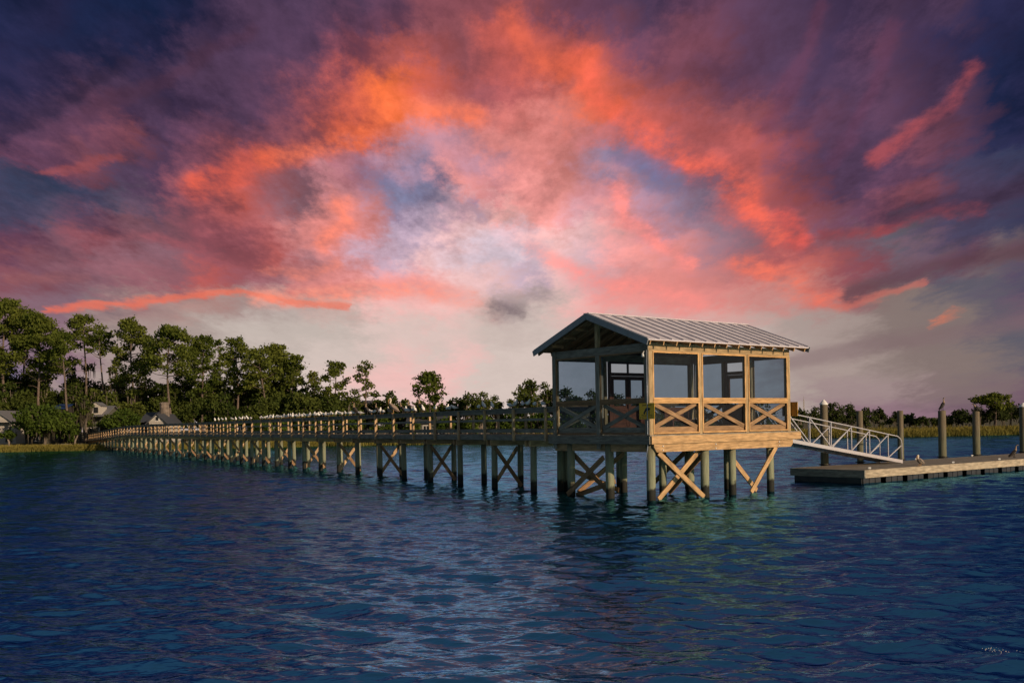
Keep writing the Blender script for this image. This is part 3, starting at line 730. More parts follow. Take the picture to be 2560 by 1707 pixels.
# manatee signs on the corner posts
def text_mesh(body, size, name, parent, loc, rot, mat, sx=1):
    cu = bpy.data.curves.new(name, 'FONT'); cu.body = body; cu.size = size; cu.align_x = 'CENTER'; cu.align_y = 'CENTER'; cu.extrude = .001
    t = bpy.data.objects.new('tmp', cu); col.objects.link(t)
    dg = bpy.context.evaluated_depsgraph_get(); me = bpy.data.meshes.new_from_object(t.evaluated_get(dg))
    bpy.data.objects.remove(t); me.materials.clear(); me.materials.append(mat)
    o = bpy.data.objects.new(name, me); col.objects.link(o); o.parent = parent; o.location = loc; o.rotation_euler = rot; o.scale = (sx, 1, 1)
    return o
def sign(x, y0, y1, z0, z1, label, flip=0):
    cy, cz = (y0 + y1) / 2, (z0 + z1) / 2; W, H = y1 - y0, z1 - z0
    r = empty('sign', pav_world(x, cy, cz), TH + R(-90) + flip * pi, label, 'sign', 'yellow signs on the pavilion corners')
    # local x runs along -b (towards the sunny corner); local -y faces out of the gable
    MB().box(-W / 2, -.004, -H / 2, W / 2, .004, H / 2).build('plate', [M['sign']], r)
    MB().box(-W / 2 + .004, .005, -H / 2 + .004, W / 2 - .004, .008, H / 2 - .004).build('back', M['signback'], r)
    f = MB()
    pts = [(-.02, .105), (.10, .105), (.15, .085), (.155, .06), (.13, .035), (.09, .02), (.03, .012), (-.02, .0), (-.055, -.02), (-.075, -.06), (-.085, -.09), (-.115, -.11), (-.145, -.095), (-.15, -.06), (-.125, -.02), (-.09, .03), (-.06, .08)]
    f.poly([(px, -.0065, pz) for px, pz in pts])
    for lx in (-.045, .035, .095): f.quad((lx, -.0062, .02), (lx + .022, -.0062, .02), (lx + .03, -.0062, -.10), (lx + .008, -.0062, -.10))
    f.build('animal_symbol', M['black'], r)
    text_mesh('Slow Speed', .09, 'lettering', r, (0, -.006, H / 2 - .06), (R(90), 0, 0), M['black'], .98)
    text_mesh('Manatee Area', .085, 'lettering', r, (0, -.006, -H / 2 + .115), (R(90), 0, 0), M['black'], .98)
    b = MB(); b.tube([(-W / 2 + .05, -.0055, -H / 2 + .045), (-W / 2 + .05, -.0065, -H / 2 + .045)], .02, 12)
    b.box(-W / 2 + .09, -.0065, -H / 2 + .050, W / 2 - .04, -.0045, -H / 2 + .056); b.box(-W / 2 + .09, -.0065, -H / 2 + .030, W / 2 - .08, -.0045, -H / 2 + .036)
    b.build('small_print', M['black'], r)
    return r
sign(-.06, -.27, .40, 2.59, 3.09, 'yellow sign with a black animal silhouette on the near corner post of the pavilion')
sign(LX + .05, -.27, .40, 2.62, 3.12, 'orange brown back of a square sign on the far right corner post', 1)

# ------------------------------------------------------------------ boardwalk
P0 = Vector((1.476, 35.05, 0)); DP = Vector((-.492, .8705, 0)).normalized(); TP = math.atan2(DP.y, DP.x)
# local x runs along the boardwalk to the shore, local -y is its far side
def deck_z(t):
    pts = [(-2, 2.09), (93, 2.09), (100, 2.0), (127, 1.33), (150, .86), (160, .75)]
    for (a, za), (b, zb) in zip(pts, pts[1:]):
        if t <= b: return za + (zb - za) * (t - a) / (b - a)
    return .75
TEND = 151.0
def build_pier():
    root = empty('boardwalk', (P0.x, P0.y, 0), TP, 'long weathered wooden boardwalk on piles running from the tree shore to the pavilion', 'boardwalk')
    mb = MB(); t = -.05
    while t < TEND:
        mb.bar((t + .07, .04, deck_z(t) - .02), (t + .07, -1.68, deck_z(t) - .02), .134, .036); t += .142
    mb.build('deck', M['deck'], root)
    posts = [.36 + 2.31 * i for i in range(66)]
    posts = [t for t in posts if t < TEND]
    marks = [-.1] + [t for t in posts] + [TEND]
    def run(y, zoff, w, h, name, mat, parent=root, a=-.12):
        mb = MB(); ms = [a] + posts + [TEND]
        for p, q in zip(ms, ms[1:]): mb.bar((p, y, deck_z(p) + zoff), (q, y, deck_z(q) + zoff), w, h)
        return mb.build(name, M[mat], parent)
    for y, sg in ((.055, 1), (-1.695, -1)):
        run(y, -.09, .04, .20, 'rim_joist', 'grey')
        run(y - sg * .01, .985, .15, .035, 'cap_rail', 'grey')
        run(y - sg * .02, .90, .04, .13, 'top_rail', 'grey')
        run(y - sg * .02, .565, .038, .085, 'middle_rail', 'grey')
        run(y - sg * .02, .155, .038, .135, 'bottom_rail', 'grey')
    run(-.82, -.16, .05, .18, 'stringer', 'brown')
    pm = MB().bar((0, 0, -.22), (0, 0, .965), .088, .088).mesh('rail_post', M['post'])
    allp = [(t, .125, 1) for t in posts] + [(t, -1.765, -1) for t in posts]
    allp.sort(key=lambda p: p[0])
    for t, y, sg in allp[:100]: inst('rail_post', pm, root, (t, y - sg * .0, deck_z(t)))
    far = MB()
    for t, y, sg in allp[100:]: far.bar((t, y, deck_z(t) - .22), (t, y, deck_z(t) + .965), .088, .088)
    tag(far.build('rail_post', M['post'], root), kind='stuff')
    # bents
    bents = [1.9 + 3.0 * i for i in range(50)]
    bents = [t for t in bents if t < TEND - 2]
    pms = [MB().tube([(0, 0, -1.4), (0, 0, .3), (0, 0, 1.9)], [.128, .124, .115], 16).mesh('pile', M['pier_pile'], True) for _ in range(3)]
    k = 0
    for i, t in enumerate(bents):
        zt = deck_z(t) - .2
        for y in (-.22, -1.40):
            if k < 98:
                o = inst('pile', pms[k % 3], root, (t + random.uniform(-.04, .04), y + random.uniform(-.03, .03), zt - 1.89), random.uniform(0, 6))
                o.rotation_euler = (random.uniform(-.012, .012), random.uniform(-.012, .012), random.uniform(0, 6)); k += 1
        c = MB()
        for s in (-.15, .15): c.bar((t + s, .0, zt - .11), (t + s, -1.64, zt - .11), .05, .23)
        c.build('cap_beam', M['bounce_lit_timber'], root)
        if i % 2 == 1 and zt > 1.5:
            MB().bar((t - .155, -.22, zt - .32), (t - .155, -1.38, .04), .045, .15).build('brace', M['brown'], root)
            MB().bar((t + .155, -1.40, zt - .32), (t + .155, -.26, .04), .045, .15).build('brace', M['post'], root)
    return root
build_pier()
def pier_t(px, y_off=0.0, z=3.1):
    """distance along the boardwalk whose near rail shows at photo column px"""
    lo, hi = -1, 150
    for _ in range(50):
        t = (lo + hi) / 2; p = P0 + DP * t + Vector((-DP.y, DP.x, 0)) * y_off
        w = F * (deck_z(t) + 1 - EYE) / p.y; x = HX + F * p.x / p.y * cos(ROLL) - w * sin(ROLL)
        if x > px: lo = t
        else: hi = t
    return t
def rail_top(t, y=.04): return P0 + DP * t + Vector((-DP.y, DP.x, 0)) * y + Vector((0, 0, deck_z(t) + 1.004))

# ------------------------------------------------------------------ gangway
def build_gangway():
    L = 9.92; zs, ze = 1.93, .53
    r = empty('gangway', pav_world(7.35, 1.92), TH, 'white aluminium gangway sloping from the pavilion down to the floating dock', 'gangway')
    zc = lambda x: zs + (ze - zs) * x / L
    mb = MB(); mb.bar((0, .53, zc(0) + .07), (L, .53, zc(L) + .07), .98, .05); mb.build('walkway', M['alu_dark'], r)
    mb = MB()
    x = .3
    while x < L: mb.bar((x, .05, zc(x) + .02), (x, 1.01, zc(x) + .02), .05, .06); x += .7
    mb.build('crossbars', M['alu_dark'], r)
    vx = [.65, 2.05, 3.42, 4.81, 6.20, 7.48, 8.85]
    for y in (0.0, 1.06):
        mb = MB(); mb.bar((0, y, zc(0) + .06), (L, y, zc(L) + .06), .06, .14); ch = mb.build('bottom_chord', M['alu'], r, bevel=.005)
        t = MB(); H = 1.06
        end = [(L - .02, y, zc(L) + .12), (L - .02, y, zc(L) + .85), (L - .06, y, zc(L) + .98), (L - .16, y, zc(L) + 1.07), (L - .34, y, zc(L - .34) + H + .06)]
        st = [(.36, y, zc(.36) + H + .06), (.16, y, zc(.16) + 1.04), (.07, y, zc(.07) + .92), (.04, y, zc(0) + .7), (.06, y, zc(0) + .4), (.2, y, zc(.2) + .12)]
        t.tube(list(reversed(end))[0:1] + [], .02, 8) if False else None
        t.tube(list(reversed(st)) + list(reversed(end)), .023, 10); t.build('handrail', M['alu'], r, smooth=True)
        for x in vx: MB().bar((x, y, zc(x) + .13), (x, y, zc(x) + H + .05), .040, .040, (1, 0, 0)).build('upright', M['alu'], r)
        seq = [.1] + vx + [L - .03]
        for a, b in zip(seq, seq[1:]):
            if b <= vx[3] + .01: MB().bar((a + .05, y, zc(a) + H), (b - .05, y, zc(b) + .15), .036, .036).build('diagonal', M['alu'], r)
            else: MB().bar((a + .05, y, zc(a) + .15), (b - .05, y, zc(b) + (H if b < L - .1 else .75)), .036, .036).build('diagonal', M['alu'], r)
build_gangway()

# ------------------------------------------------------------------ floating dock
def build_dock():
    x0, x1, y0, y1, z0, z1 = 11.28, 35.0, -.17, 3.2, .22, .52
    W, D = x1 - x0, y1 - y0
    r = empty('floating_dock', pav_world(x0, y0), TH, 'low floating dock of pale boards on black floats at the foot of the gangway', 'dock')
    mb = MB(); x = .02
    while x < W - .1: mb.bar((x + .07, .045, z1 - .02), (x + .07, D - .045, z1 - .02), .134, .036); x += .141
    mb.build('deck', M['deck'], r)
    for a, b in ((0, 6.05), (6.06, 12.1), (12.11, 18.1), (18.11, W)):
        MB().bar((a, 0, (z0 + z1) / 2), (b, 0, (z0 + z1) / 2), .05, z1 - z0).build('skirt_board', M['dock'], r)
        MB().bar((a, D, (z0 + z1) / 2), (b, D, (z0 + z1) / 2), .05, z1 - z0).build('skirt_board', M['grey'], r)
    MB().bar((-.03, -.025, (z0 + z1) / 2), (-.03, D + .025, (z0 + z1) / 2), .05, z1 - z0).build('skirt_board', M['grey'], r)
    x = .05
    k = 0
    fm = MB()
    for i in range(3): fm.box(i * .40, 0, -.25, i * .40 + .36, D - .2, z0 - .002)
    fm.box(.0, .03, -.25, 1.16, D - .23, z0 - .03)
    fmesh = fm.mesh('float', M['float'])
    while x < W - 1.2:
        inst('float', fmesh, r, (x, .1, 0)); x += 1.52
    em = MB(); em.box(0, 0, -.25, .3, D - .3, z0 - .004); o = em.build('float', M['float'], r); o.location = (-.0, .15, 0)
    cl = MB(); cl.tube([(-.11, 0, .06), (-.05, 0, .075), (.05, 0, .075), (.11, 0, .06)], [.012, .018, .018, .012], 8); cl.tube([(-.04, 0, 0), (-.04, 0, .07)], .016, 8); cl.tube([(.04, 0, 0), (.04, 0, .07)], .016, 8)
    cmesh = cl.mesh('cleat', M['cleat'], True)
    for x, y in ((.5, .12), (6.6, .12), (10.5, .12), (9.0, D - .15), (14.0, D - .15), (15.5, .12)): inst('cleat', cmesh, r, (x, y, z1))
    return r
build_dock()

# ------------------------------------------------------------------ mooring piles
def mooring(t, r_, top, cap, label):
    p = pav_world(t, 3.47)
    e = empty('mooring_pile', (p.x, p.y, 0), random.uniform(0, 6), label, 'mooring pile', 'mooring piles behind the floating dock')
    tp = top
    MB().tube([(0, 0, -2), (0, 0, .3), (0, 0, tp - .02), (0, 0, tp)], [r_ * 1.06, r_ * 1.03, r_ * .98, r_ * .94], 22).build('pole', M['moor'], e, smooth=False)
    if cap:
        MB().tube([(0, 0, tp + .002), (0, 0, tp + .05), (0, 0, tp + .07), (0, 0, tp + .22)], [r_ * 1.08, r_ * 1.08, r_ * .95, .02], 22).build('cap', M['cap'], e)
    b = MB()
    for k in range(20):
        a = 2 * pi * k / 20; a2 = 2 * pi * (k + 1) / 20; rr = r_ + .06
        b.tube([(cos(a) * rr, sin(a) * rr, .56), (cos(a2) * rr, sin(a2) * rr, .56)], .022, 6)
    b.build('pile_hoop', M['black'], e)
    return e
mooring(13.9, .165, 3.10, True, 'thick mooring pile with a white conical cap rising behind the middle of the gangway')
mooring(16.5, .135, 2.83, False, 'mooring pile without a cap rising just behind the lower half of the gangway')
mooring(19.7, .135, 2.82, False, 'mooring pile standing just past the foot of the gangway')
mooring(23.3, .18, 2.80, False, 'mooring pile with a cormorant standing upright on its top')
mooring(26.5, .175, 2.74, False, 'mooring pile with a dark bird hunched low on its top')
mooring(31.4, .20, 2.95, True, 'white capped mooring pile cut by the right edge of the picture')

# ------------------------------------------------------------------ birds
def bird_mesh(kind, pose=0):
    b = MB()
    if kind == 'gull':
        if pose == 0:   # standing
            path = [(-.20, 0, .155), (-.12, 0, .165), (-.03, 0, .185), (.06, 0, .205), (.12, 0, .245), (.15, 0, .285), (.175, 0, .30), (.205, 0, .295)]; rad = [.012, .045, .075, .07, .045, .036, .036, .012]
        elif pose == 1: # hunched
            path = [(-.22, 0, .13), (-.12, 0, .14), (-.03, 0, .155), (.06, 0, .17), (.11, 0, .19), (.14, 0, .205), (.165, 0, .21), (.195, 0, .205)]; rad = [.012, .045, .08, .075, .052, .04, .036, .012]
        else:           # upright
            path = [(-.12, 0, .10), (-.08, 0, .14), (-.02, 0, .20), (.03, 0, .26), (.05, 0, .31), (.055, 0, .345), (.07, 0, .365), (.10, 0, .36)]; rad = [.012, .045, .078, .07, .045, .036, .036, .012]
        b.tube(path, rad, 10, 0)
        hx, _, hz = path[-1]; b.tube([(hx - .006, 0, hz), (hx + .05, 0, hz - .012)], [.011, .003], 6, 2)
        for sy in (-1, 1):
            (ax, _, azz), (bx, _, bz), (cx, _, cz) = path[0], path[2], path[3]
            b.tube([(ax - .05, sy * .018, azz + .005), (ax + .05, sy * .045, azz + .02), (bx, sy * .066, bz + .022), (cx, sy * .06, cz + .02)], [.006, .022, .034, .012], 7, 1, True, 1.0)
            b.tube([(-.01, sy * .025, 0.0), (-.005, sy * .025, path[2][2] - .05)], .007, 5, 2); b.tube([(-.015, sy * .025, .004), (.04, sy * .03, .004)], .006, 5, 2)
        return b.mesh('gull', [M['white'], M['gullgrey'], M['bill']], True)
    if kind == 'cormorant':
        if pose == 0:
            path = [(-.24, 0, .02), (-.16, 0, .12), (-.06, 0, .22), (.02, 0, .33), (.06, 0, .41), (.075, 0, .48), (.06, 0, .55), (.05, 0, .61), (.07, 0, .655), (.10, 0, .66)]; rad = [.02, .05, .085, .095, .07, .038, .028, .026, .030, .018]
        elif pose == 1:
            path = [(-.30, 0, .03), (-.22, 0, .09), (-.10, 0, .17), (.0, 0, .26), (.06, 0, .34), (.085, 0, .42), (.09, 0, .48), (.10, 0, .54), (.12, 0, .575), (.15, 0, .58)]; rad = [.02, .05, .085, .09, .065, .036, .027, .025, .030, .018]
        else:
            path = [(-.26, 0, .05), (-.18, 0, .10), (-.08, 0, .16), (.02, 0, .20), (.08, 0, .25), (.10, 0, .29), (.11, 0, .31), (.12, 0, .33), (.14, 0, .345), (.17, 0, .345)]; rad = [.02, .05, .09, .095, .07, .045, .036, .032, .030, .016]
        b.tube(path, rad, 12, 0)
        n0 = len(b.f)
        # brown neck feathers: recolour the neck rings of the body itself
        for k in range(4 * 12, 7 * 12): b.m[k] = 1
        hx, _, hz = path[-1]; b.tube([(hx - .01, 0, hz), (hx + .05, 0, hz + .004), (hx + .075, 0, hz - .008)], [.012, .009, .004], 6, 2)
        for sy in (-1, 1):
            b.tube([(path[0][0] - .02, sy * .03, path[0][2] + .05), (path[2][0], sy * .075, path[2][2] + .01), (path[3][0], sy * .085, path[3][2] + .02), (path[4][0] - .01, sy * .05, path[4][2])], [.01, .035, .04, .015], 8, 0)
            b.tube([(-.02, sy * .04, 0), (-.02, sy * .045, path[2][2] - .03)], .013, 6, 0); b.tube([(-.03, sy * .04, .006), (.06, sy * .055, .006)], .012, 6, 0)
        return b.mesh('cormorant', [M['corm'], M['cormneck'], M['bill']], True)
    if kind == 'pelican':
        path = [(-.30, 0, .10), (-.22, 0, .16), (-.10, 0, .25), (.02, 0, .34), (.09, 0, .42), (.12, 0, .50), (.10, 0, .58), (.08, 0, .65), (.11, 0, .705), (.16, 0, .71)]; rad = [.03, .08, .12, .125, .085, .045, .04, .04, .05, .03]
        if pose == 1: path = [(x, y, z if i < 5 else z - .05) for i, (x, y, z) in enumerate(path)]; path = [(x, y, z * .8) for x, y, z in path]
        b.tube(path, rad, 12, 0)
        for k in range(5 * 12, 9 * 12): b.m[k] = 1
        hx, _, hz = path[-1]
        b.tube([(hx - .02, 0, hz), (hx + .03, 0, hz - .10), (hx + .045, 0, hz - .28)], [.03, .026, .006], 8, 2)
        for sy in (-1, 1):
            b.tube([(path[0][0] - .03, sy * .04, path[0][2]), (path[2][0] - .03, sy * .10, path[2][2] - .01), (path[3][0], sy * .115, path[3][2]), (path[4][0], sy * .07, path[4][2])], [.015, .05, .055, .02], 8, 0)
            b.tube([(-.03, sy * .05, 0), (-.03, sy * .055, path[2][2] - .05)], .016, 6, 2); b.tube([(-.03, sy * .05, .007), (.07, sy * .07, .007)], .016, 6, 2)
        return b.mesh('pelican', [M['pel'], M['pelhead'], M['bill']], True)

GM = [bird_mesh('gull', k) for k in range(3)]
def zx(x): return 640 + x / 7.35
gpx = [(538.5, 2), (547.6, 2), (557.6, 0), (565.5, 2), (581.6, 0), (590.5, 2), (601, 0), (607.6, 2), (612.9, 0), (619, 2), (629, 1)]
for i, x in enumerate([95, 130, 190, 230, 260, 300, 330, 375, 410, 440, 480, 525, 560, 600, 650, 690, 735, 760, 800, 860, 910, 970, 1010, 1075, 1090, 1125, 1170, 1230, 1270, 1285, 1340, 1375, 1410, 1480, 1545, 1590, 1660, 1740, 1810, 1940, 2145, 2195, 2300]):
    gpx.append((zx(x), [0, 1, 0, 1, 0, 0, 2, 0, 1][i % 9]))
gpx += [(960, 1), (1018, 2), (1025, 1), (1035, 0), (1039.5, 2), (1060, 2), (1091, 0), (1121.7, 2), (1127, 1), (1139.5, 0), (1199.5, 1), (1211, 2), (1232, 2), (1274.7, 1), (1290.7, 2), (1309, 0), (1322, 0), (1340, 1), (1361, 1)]
gpx.sort(key=lambda g: -g[0])
ORD = ['first', 'second', 'third', 'fourth', 'fifth', 'sixth', 'seventh', 'eighth', 'ninth', 'tenth']
def ordinal(n):
    if n <= 10: return ORD[n - 1]
    s = 'th' if 10 <= n % 100 <= 20 else {1: 'st', 2: 'nd', 3: 'rd'}.get(n % 10, 'th')
    return f'{n}{s}'
POSE = {0: 'standing', 1: 'hunched', 2: 'upright'}
for i, (px, pose) in enumerate(gpx):
    t = pier_t(px); p = rail_top(t, .045 + random.uniform(-.02, .02))
    o = inst('gull', GM[pose], None, p, TP + (pi if random.random() < .45 else 0) + random.gauss(0, .6))
    s = random.uniform(.78, .95); o.scale = (s, s, s)
    tag(o, f'{POSE[pose]} white gull on the boardwalk railing, {ordinal(i + 1)} gull counted from the pavilion', 'gull', 'gulls perched on the boardwalk railing')
CM = [bird_mesh('cormorant', k) for k in range(3)]
PM = [bird_mesh('pelican', k) for k in range(2)]
def on_rail(mesh, name, px, rz, label, cat, grp, s=1.0):
    o = inst(name, mesh, None, rail_top(pier_t(px)), rz); o.scale = (s, s, s); tag(o, label, cat, grp); return o
GC = 'cormorants resting by the water'
on_rail(PM[0], 'pelican', 984, R(185), 'tall brown pelican with pale head standing on the boardwalk railing', 'pelican', 'brown pelicans', 1.02)
on_rail(PM[1], 'pelican', 975, R(150), 'small brown bird standing against the left side of the tall pelican on the railing', 'pelican', 'brown pelicans', .62)
for px, k, rz, s, lb in ((1054, 0, 200, .98, 'dark cormorant with curved neck beneath the lone flat topped pine on the railing'),
                         (1028, 1, 175, 1.0, 'dark cormorant with raised brown neck, second cormorant right of the tall pelican'),
                         (1008, 1, 185, .92, 'slim cormorant leaning left on the railing, nearest on the right of the tall pelican'),
                         (945, 0, 190, .85, 'thin brown cormorant on the railing, nearest on the left of the pelicans'),
                         (920, 0, 170, .95, 'brown breasted cormorant on the railing, second left of the pelicans'),
                         (890, 0, 200, 1.05, 'dark cormorant standing among gulls on the railing, farthest left of its kind')):
    on_rail(CM[k], 'cormorant', px, R(rz), lb, 'cormorant', GC, s)
o = inst('cormorant', CM[0], None, pav_world(23.3, 3.42, 2.80), R(150)); o.scale = (.92,) * 3; o.rotation_euler.z = R(20) + pi * 0
tag(o, 'black cormorant standing upright on top of a bare mooring pile', 'cormorant', GC)
o = inst('cormorant', CM[2], None, pav_world(26.45, 3.42, 2.74), R(190)); tag(o, 'dark cormorant hunched low on a mooring pile right of the upright one', 'cormorant', GC)
o = inst('cormorant', CM[1], None, pav_world(25.1, .9, .52), R(10)); tag(o, 'cormorant standing on the floating dock near the right edge of the picture', 'cormorant', GC)
o = inst('pelican', PM[1], None, pav_world(15.62, .14, .52), R(-150)); o.scale = (.8,) * 3
o.rotation_euler.z = R(205); tag(o, 'pelican with a white neck standing on the front edge of the floating dock', 'pelican', 'brown pelicans')
o = inst('gull', GM[1], None, pav_world(17.9, 3.0, .52), R(200)); tag(o, 'white gull resting on the floating dock beside the foot of the gangway', 'gull')

# ------------------------------------------------------------------ land and marsh
def shore_y(x): return 131 + 2.2 * sin(x * .06 + 1) + 1.3 * sin(x * .21) + .6 * sin(x * .7)
def land_z(x, y):
    d = y - shore_y(x)
    z = -.5 + .75 * min(max((d + 1.5) / 4, 0), 1)
    lx = min(max((-12 - x) / 25, 0), 1)
    z += (.25 + .55 * lx) * min(max((d - 22) / 30, 0), 1)
    return z
def build_land():
    xs = sorted(set(list(np.arange(-190, 200, 3.0)) + [-2500, -1200, -600, -320, 320, 600, 1200, 2500]))
    ds = [-4, -1.5, 0, 1.2, 2.5, 5, 9, 14, 20, 26, 32, 40, 50, 62, 80, 120, 200, 400, 900, 2500]
    V = []; Fc = []
    for x in xs:
        for d in ds:
            y = shore_y(x) + d; V.append((x, y, land_z(x, y) + (.04 * sin(x * .9 + d) if 0 < d < 60 else 0)))
    n = len(ds)
    for i in range(len(xs) - 1):
        for j in range(n - 1): Fc.append((i * n + j, (i + 1) * n + j, (i + 1) * n + j + 1, i * n + j + 1))
    me = bpy.data.meshes.new('shore_ground'); me.from_pydata(V, [], Fc); me.update()
    m, nt, b = newmat('shore_soil'); L = nt.links.new
    g = N(nt, 'ShaderNodeNewGeometry'); n1 = N(nt, 'ShaderNodeTexNoise', i_Scale=.5, i_Detail=8.0); L(g.outputs['Position'], n1.inputs['Vector'])
    rp = ramp(nt, [(.3, (.035, .035, .014)), (.5, (.075, .07, .025)), (.7, (.13, .11, .05))]); L(n1.outputs['Fac'], rp.inputs[0]); L(rp.outputs[0], b.inputs['Base Color']); b.inputs['Roughness'].default_value = .95
    bp = N(nt, 'ShaderNodeBump', i_Strength=.6, i_Distance=.2); L(n1.outputs['Fac'], bp.inputs['Height']); L(bp.outputs[0], b.inputs['Normal'])
    me.materials.append(m); o = bpy.data.objects.new('shore_ground', me); col.objects.link(o); tag(o, kind='structure')
build_land()

def np_mesh(name, V, nper, mats, mi=None):
    """V: (n, nper, 3) separate faces"""
    n = len(V); me = bpy.data.meshes.new(name); me.vertices.add(n * nper); me.vertices.foreach_set('co', V.astype(np.float32).ravel())
    me.loops.add(n * nper); me.loops.foreach_set('vertex_index', np.arange(n * nper, dtype=np.int32))
    me.polygons.add(n); me.polygons.foreach_set('loop_start', np.arange(0, n * nper, nper, dtype=np.int32))
    for m in mats: me.materials.append(m)
    if mi is not None: me.polygons.foreach_set('material_index', mi.astype(np.int32))
    me.update(calc_edges=True); me.validate(); return me

def build_grass():
    g = np.random.default_rng(3)
    n = 95000
    x = g.uniform(-95, 105, n); d = np.abs(g.normal(0, 1, n)) ** 1.4 * 9 + g.uniform(-.6, 1.2, n)
    d = np.where(g.random(n) < .35, g.uniform(-.8, 3, n), d)
    y = np.array([shore_y(a) for a in x]) + d
    z = np.array([land_z(a, b) for a, b in zip(x, y)])
    # leave the strip under the boardwalk clear
    rx, ry = x - P0.x, y - P0.y; al = rx * DP.x + ry * DP.y; ac = rx * DP.y - ry * DP.x
    keep = ~((np.abs(ac - .8) < 1.3) & (al > 100)); x, y, z, d = x[keep], y[keep], z[keep], d[keep]; n = len(x)
    patch = np.sin(x * .23 + 1.7 * np.sin(y * .17)) * np.sin(y * .31 + x * .07)
    h = g.uniform(.5, .85, n) * (1.0 + .22 * patch) * np.where(x < -25, .62, 1.0)
    w = g.uniform(.035, .085, n); a = g.uniform(0, pi, n)
    lx, ly = g.normal(0, .22, n) * h, g.normal(0, .22, n) * h
    dx, dy = np.cos(a) * w, np.sin(a) * w
    V = np.zeros((n, 4, 3))
    V[:, 0] = np.stack([x - dx, y - dy, z - .15], -1); V[:, 1] = np.stack([x + dx, y + dy, z - .15], -1)
    V[:, 2] = np.stack([x + lx + dx * .3, y + ly + dy * .3, z + h], -1); V[:, 3] = np.stack([x + lx - dx * .3, y + ly - dy * .3, z + h], -1)
    o = bpy.data.objects.new('marsh_grass', np_mesh('marsh_grass', V, 4, [M['grass']])); col.objects.link(o)
    tag(o, 'golden green marsh grass along the far shore', 'marsh grass', None, 'stuff')
build_grass()

# ------------------------------------------------------------------ trees
def cards(centers, size, g, flat=0.0, elong=1.0):
    n = len(centers)
    u = g.normal(size=(n, 3)); u /= np.linalg.norm(u, axis=1)[:, None]
    w = g.normal(size=(n, 3)); w[:, 2] *= (1 - flat); w -= (w * u).sum(1)[:, None] * u; w /= np.linalg.norm(w, axis=1)[:, None]
    s = size * g.uniform(.6, 1.35, n)
    a = u * (s * .5 * elong)[:, None]; b = w * (s * .5)[:, None]
    return np.stack([centers - a - b * .5, centers + a * .2 - b, centers + a + b * .4, centers - a * .1 + b], 1)
def ball(g, n, shell=.55):
    p = g.normal(size=(n, 3)); p /= np.linalg.norm(p, axis=1)[:, None]
    return p * (g.uniform(shell ** 3, 1, n) ** (1 / 3))[:, None]
seedn = [100]
def finish_tree(name, x, y, gz, trunk, crown_V, crown_mats, mi, bark, label, cat, grp):
    r = empty(name, (x, y, gz), 0, label, cat, grp)
    trunk.build('trunk', M[bark], r, smooth=True)
    o = bpy.data.objects.new('crown', np_mesh('crown', crown_V, 4, [M[c] for c in crown_mats], mi)); col.objects.link(o); o.parent = r
    return r
def pine(px, top, width, cbot, D, lean=0, n=26, label='', dens=1.0, foot=None, tiers=None, grp='tall pines along the shore'):
    """px trunk foot column at mid height, top/cbot photo rows of the crown, width in photo px"""
    seedn[0] += 1; g = np.random.default_rng(seedn[0])
    x = ground_point(px, None, D, 8); gz = land_z(x, D)
    k = D / F; H = z_at(px, top, D) - gz; hb = z_at(px, cbot, D) - gz; W = width * k / 2
    tr = MB(); lx = lean * k
    ax = lambda h: Vector((lx * (1 - h / H) * -1 + .25 * sin(h * .33 + seedn[0]), .2 * sin(h * .27 + 2 * seedn[0]), h))
    hs = np.linspace(-.4, H * .97, 12); r0 = .012 * H + .04
    tr.tube([ax(h) for h in hs], [r0 * (1 - .8 * (h / H)) for h in hs], 8)
    parts = []; ch = H - hb; W *= 1.12; n = int(n * (1.15 if tiers else 1.75))
    for i in range(n):
        f = (i + g.uniform(.1, .9)) / n; f = f ** .8
        h = hb + ch * (.02 + .96 * f)
        prof = (sin(pi * min(1, .20 + .80 * f)) ** .5) if f < .97 else .25
        if tiers: prof *= .45 + .55 * abs(sin(f * pi * tiers))
        rad = W * prof * sqrt(g.uniform(.03, .92)); a = g.uniform(0, 2 * pi)
        c = ax(h) + Vector((cos(a) * rad, sin(a) * rad * .9, 0))
        if f > .94: c = ax(h) + Vector((cos(a) * W * .25, sin(a) * W * .25, 0))
        cr = max(.5, W * g.uniform(.17, .36)); hz = cr * (g.uniform(.28, .42) if tiers else g.uniform(.40, .75))
        c.z = min(c.z, H - hz * .9)
        m = int(74 * dens * (cr / 1.1) ** 1.6) + 24
        p = ball(g, m, .0); p[:, 2] = np.where(p[:, 2] < 0, p[:, 2] * .6, p[:, 2])
        q = np.array(c) + p * np.array([cr, cr, hz]); q += g.normal(0, .26, q.shape) * [1, 1, .7]
        parts.append(q)
        hh = max(hb * .95, h - rad * g.uniform(.25, .6)); base = ax(hh); mid = (base + c) / 2 + Vector((0, 0, -.1 * rad))
        if i % 2 == 0: tr.tube([base, mid, c - Vector((0, 0, hz * .3))], [max(.04, r0 * .28), .05, .025], 5, cap=False)
    # a few bare dead limbs under the crown
    for i in range(4):
        h = hb * g.uniform(.7, .98); a = g.uniform(0, 2 * pi); b = ax(h); e = b + Vector((cos(a), sin(a), g.uniform(-.1, .5))) * W * g.uniform(.25, .55)
        tr.tube([b, (b + e) / 2 + Vector((0, 0, .2)), e], [.05, .035, .015], 5, cap=False)
    P = np.concatenate(parts); V = cards(P, .27, g, .1, 1.8)
    return finish_tree('pine_tree', x, D, gz, tr, V, ['pinef'], None, 'bark', label, 'pine tree', grp)
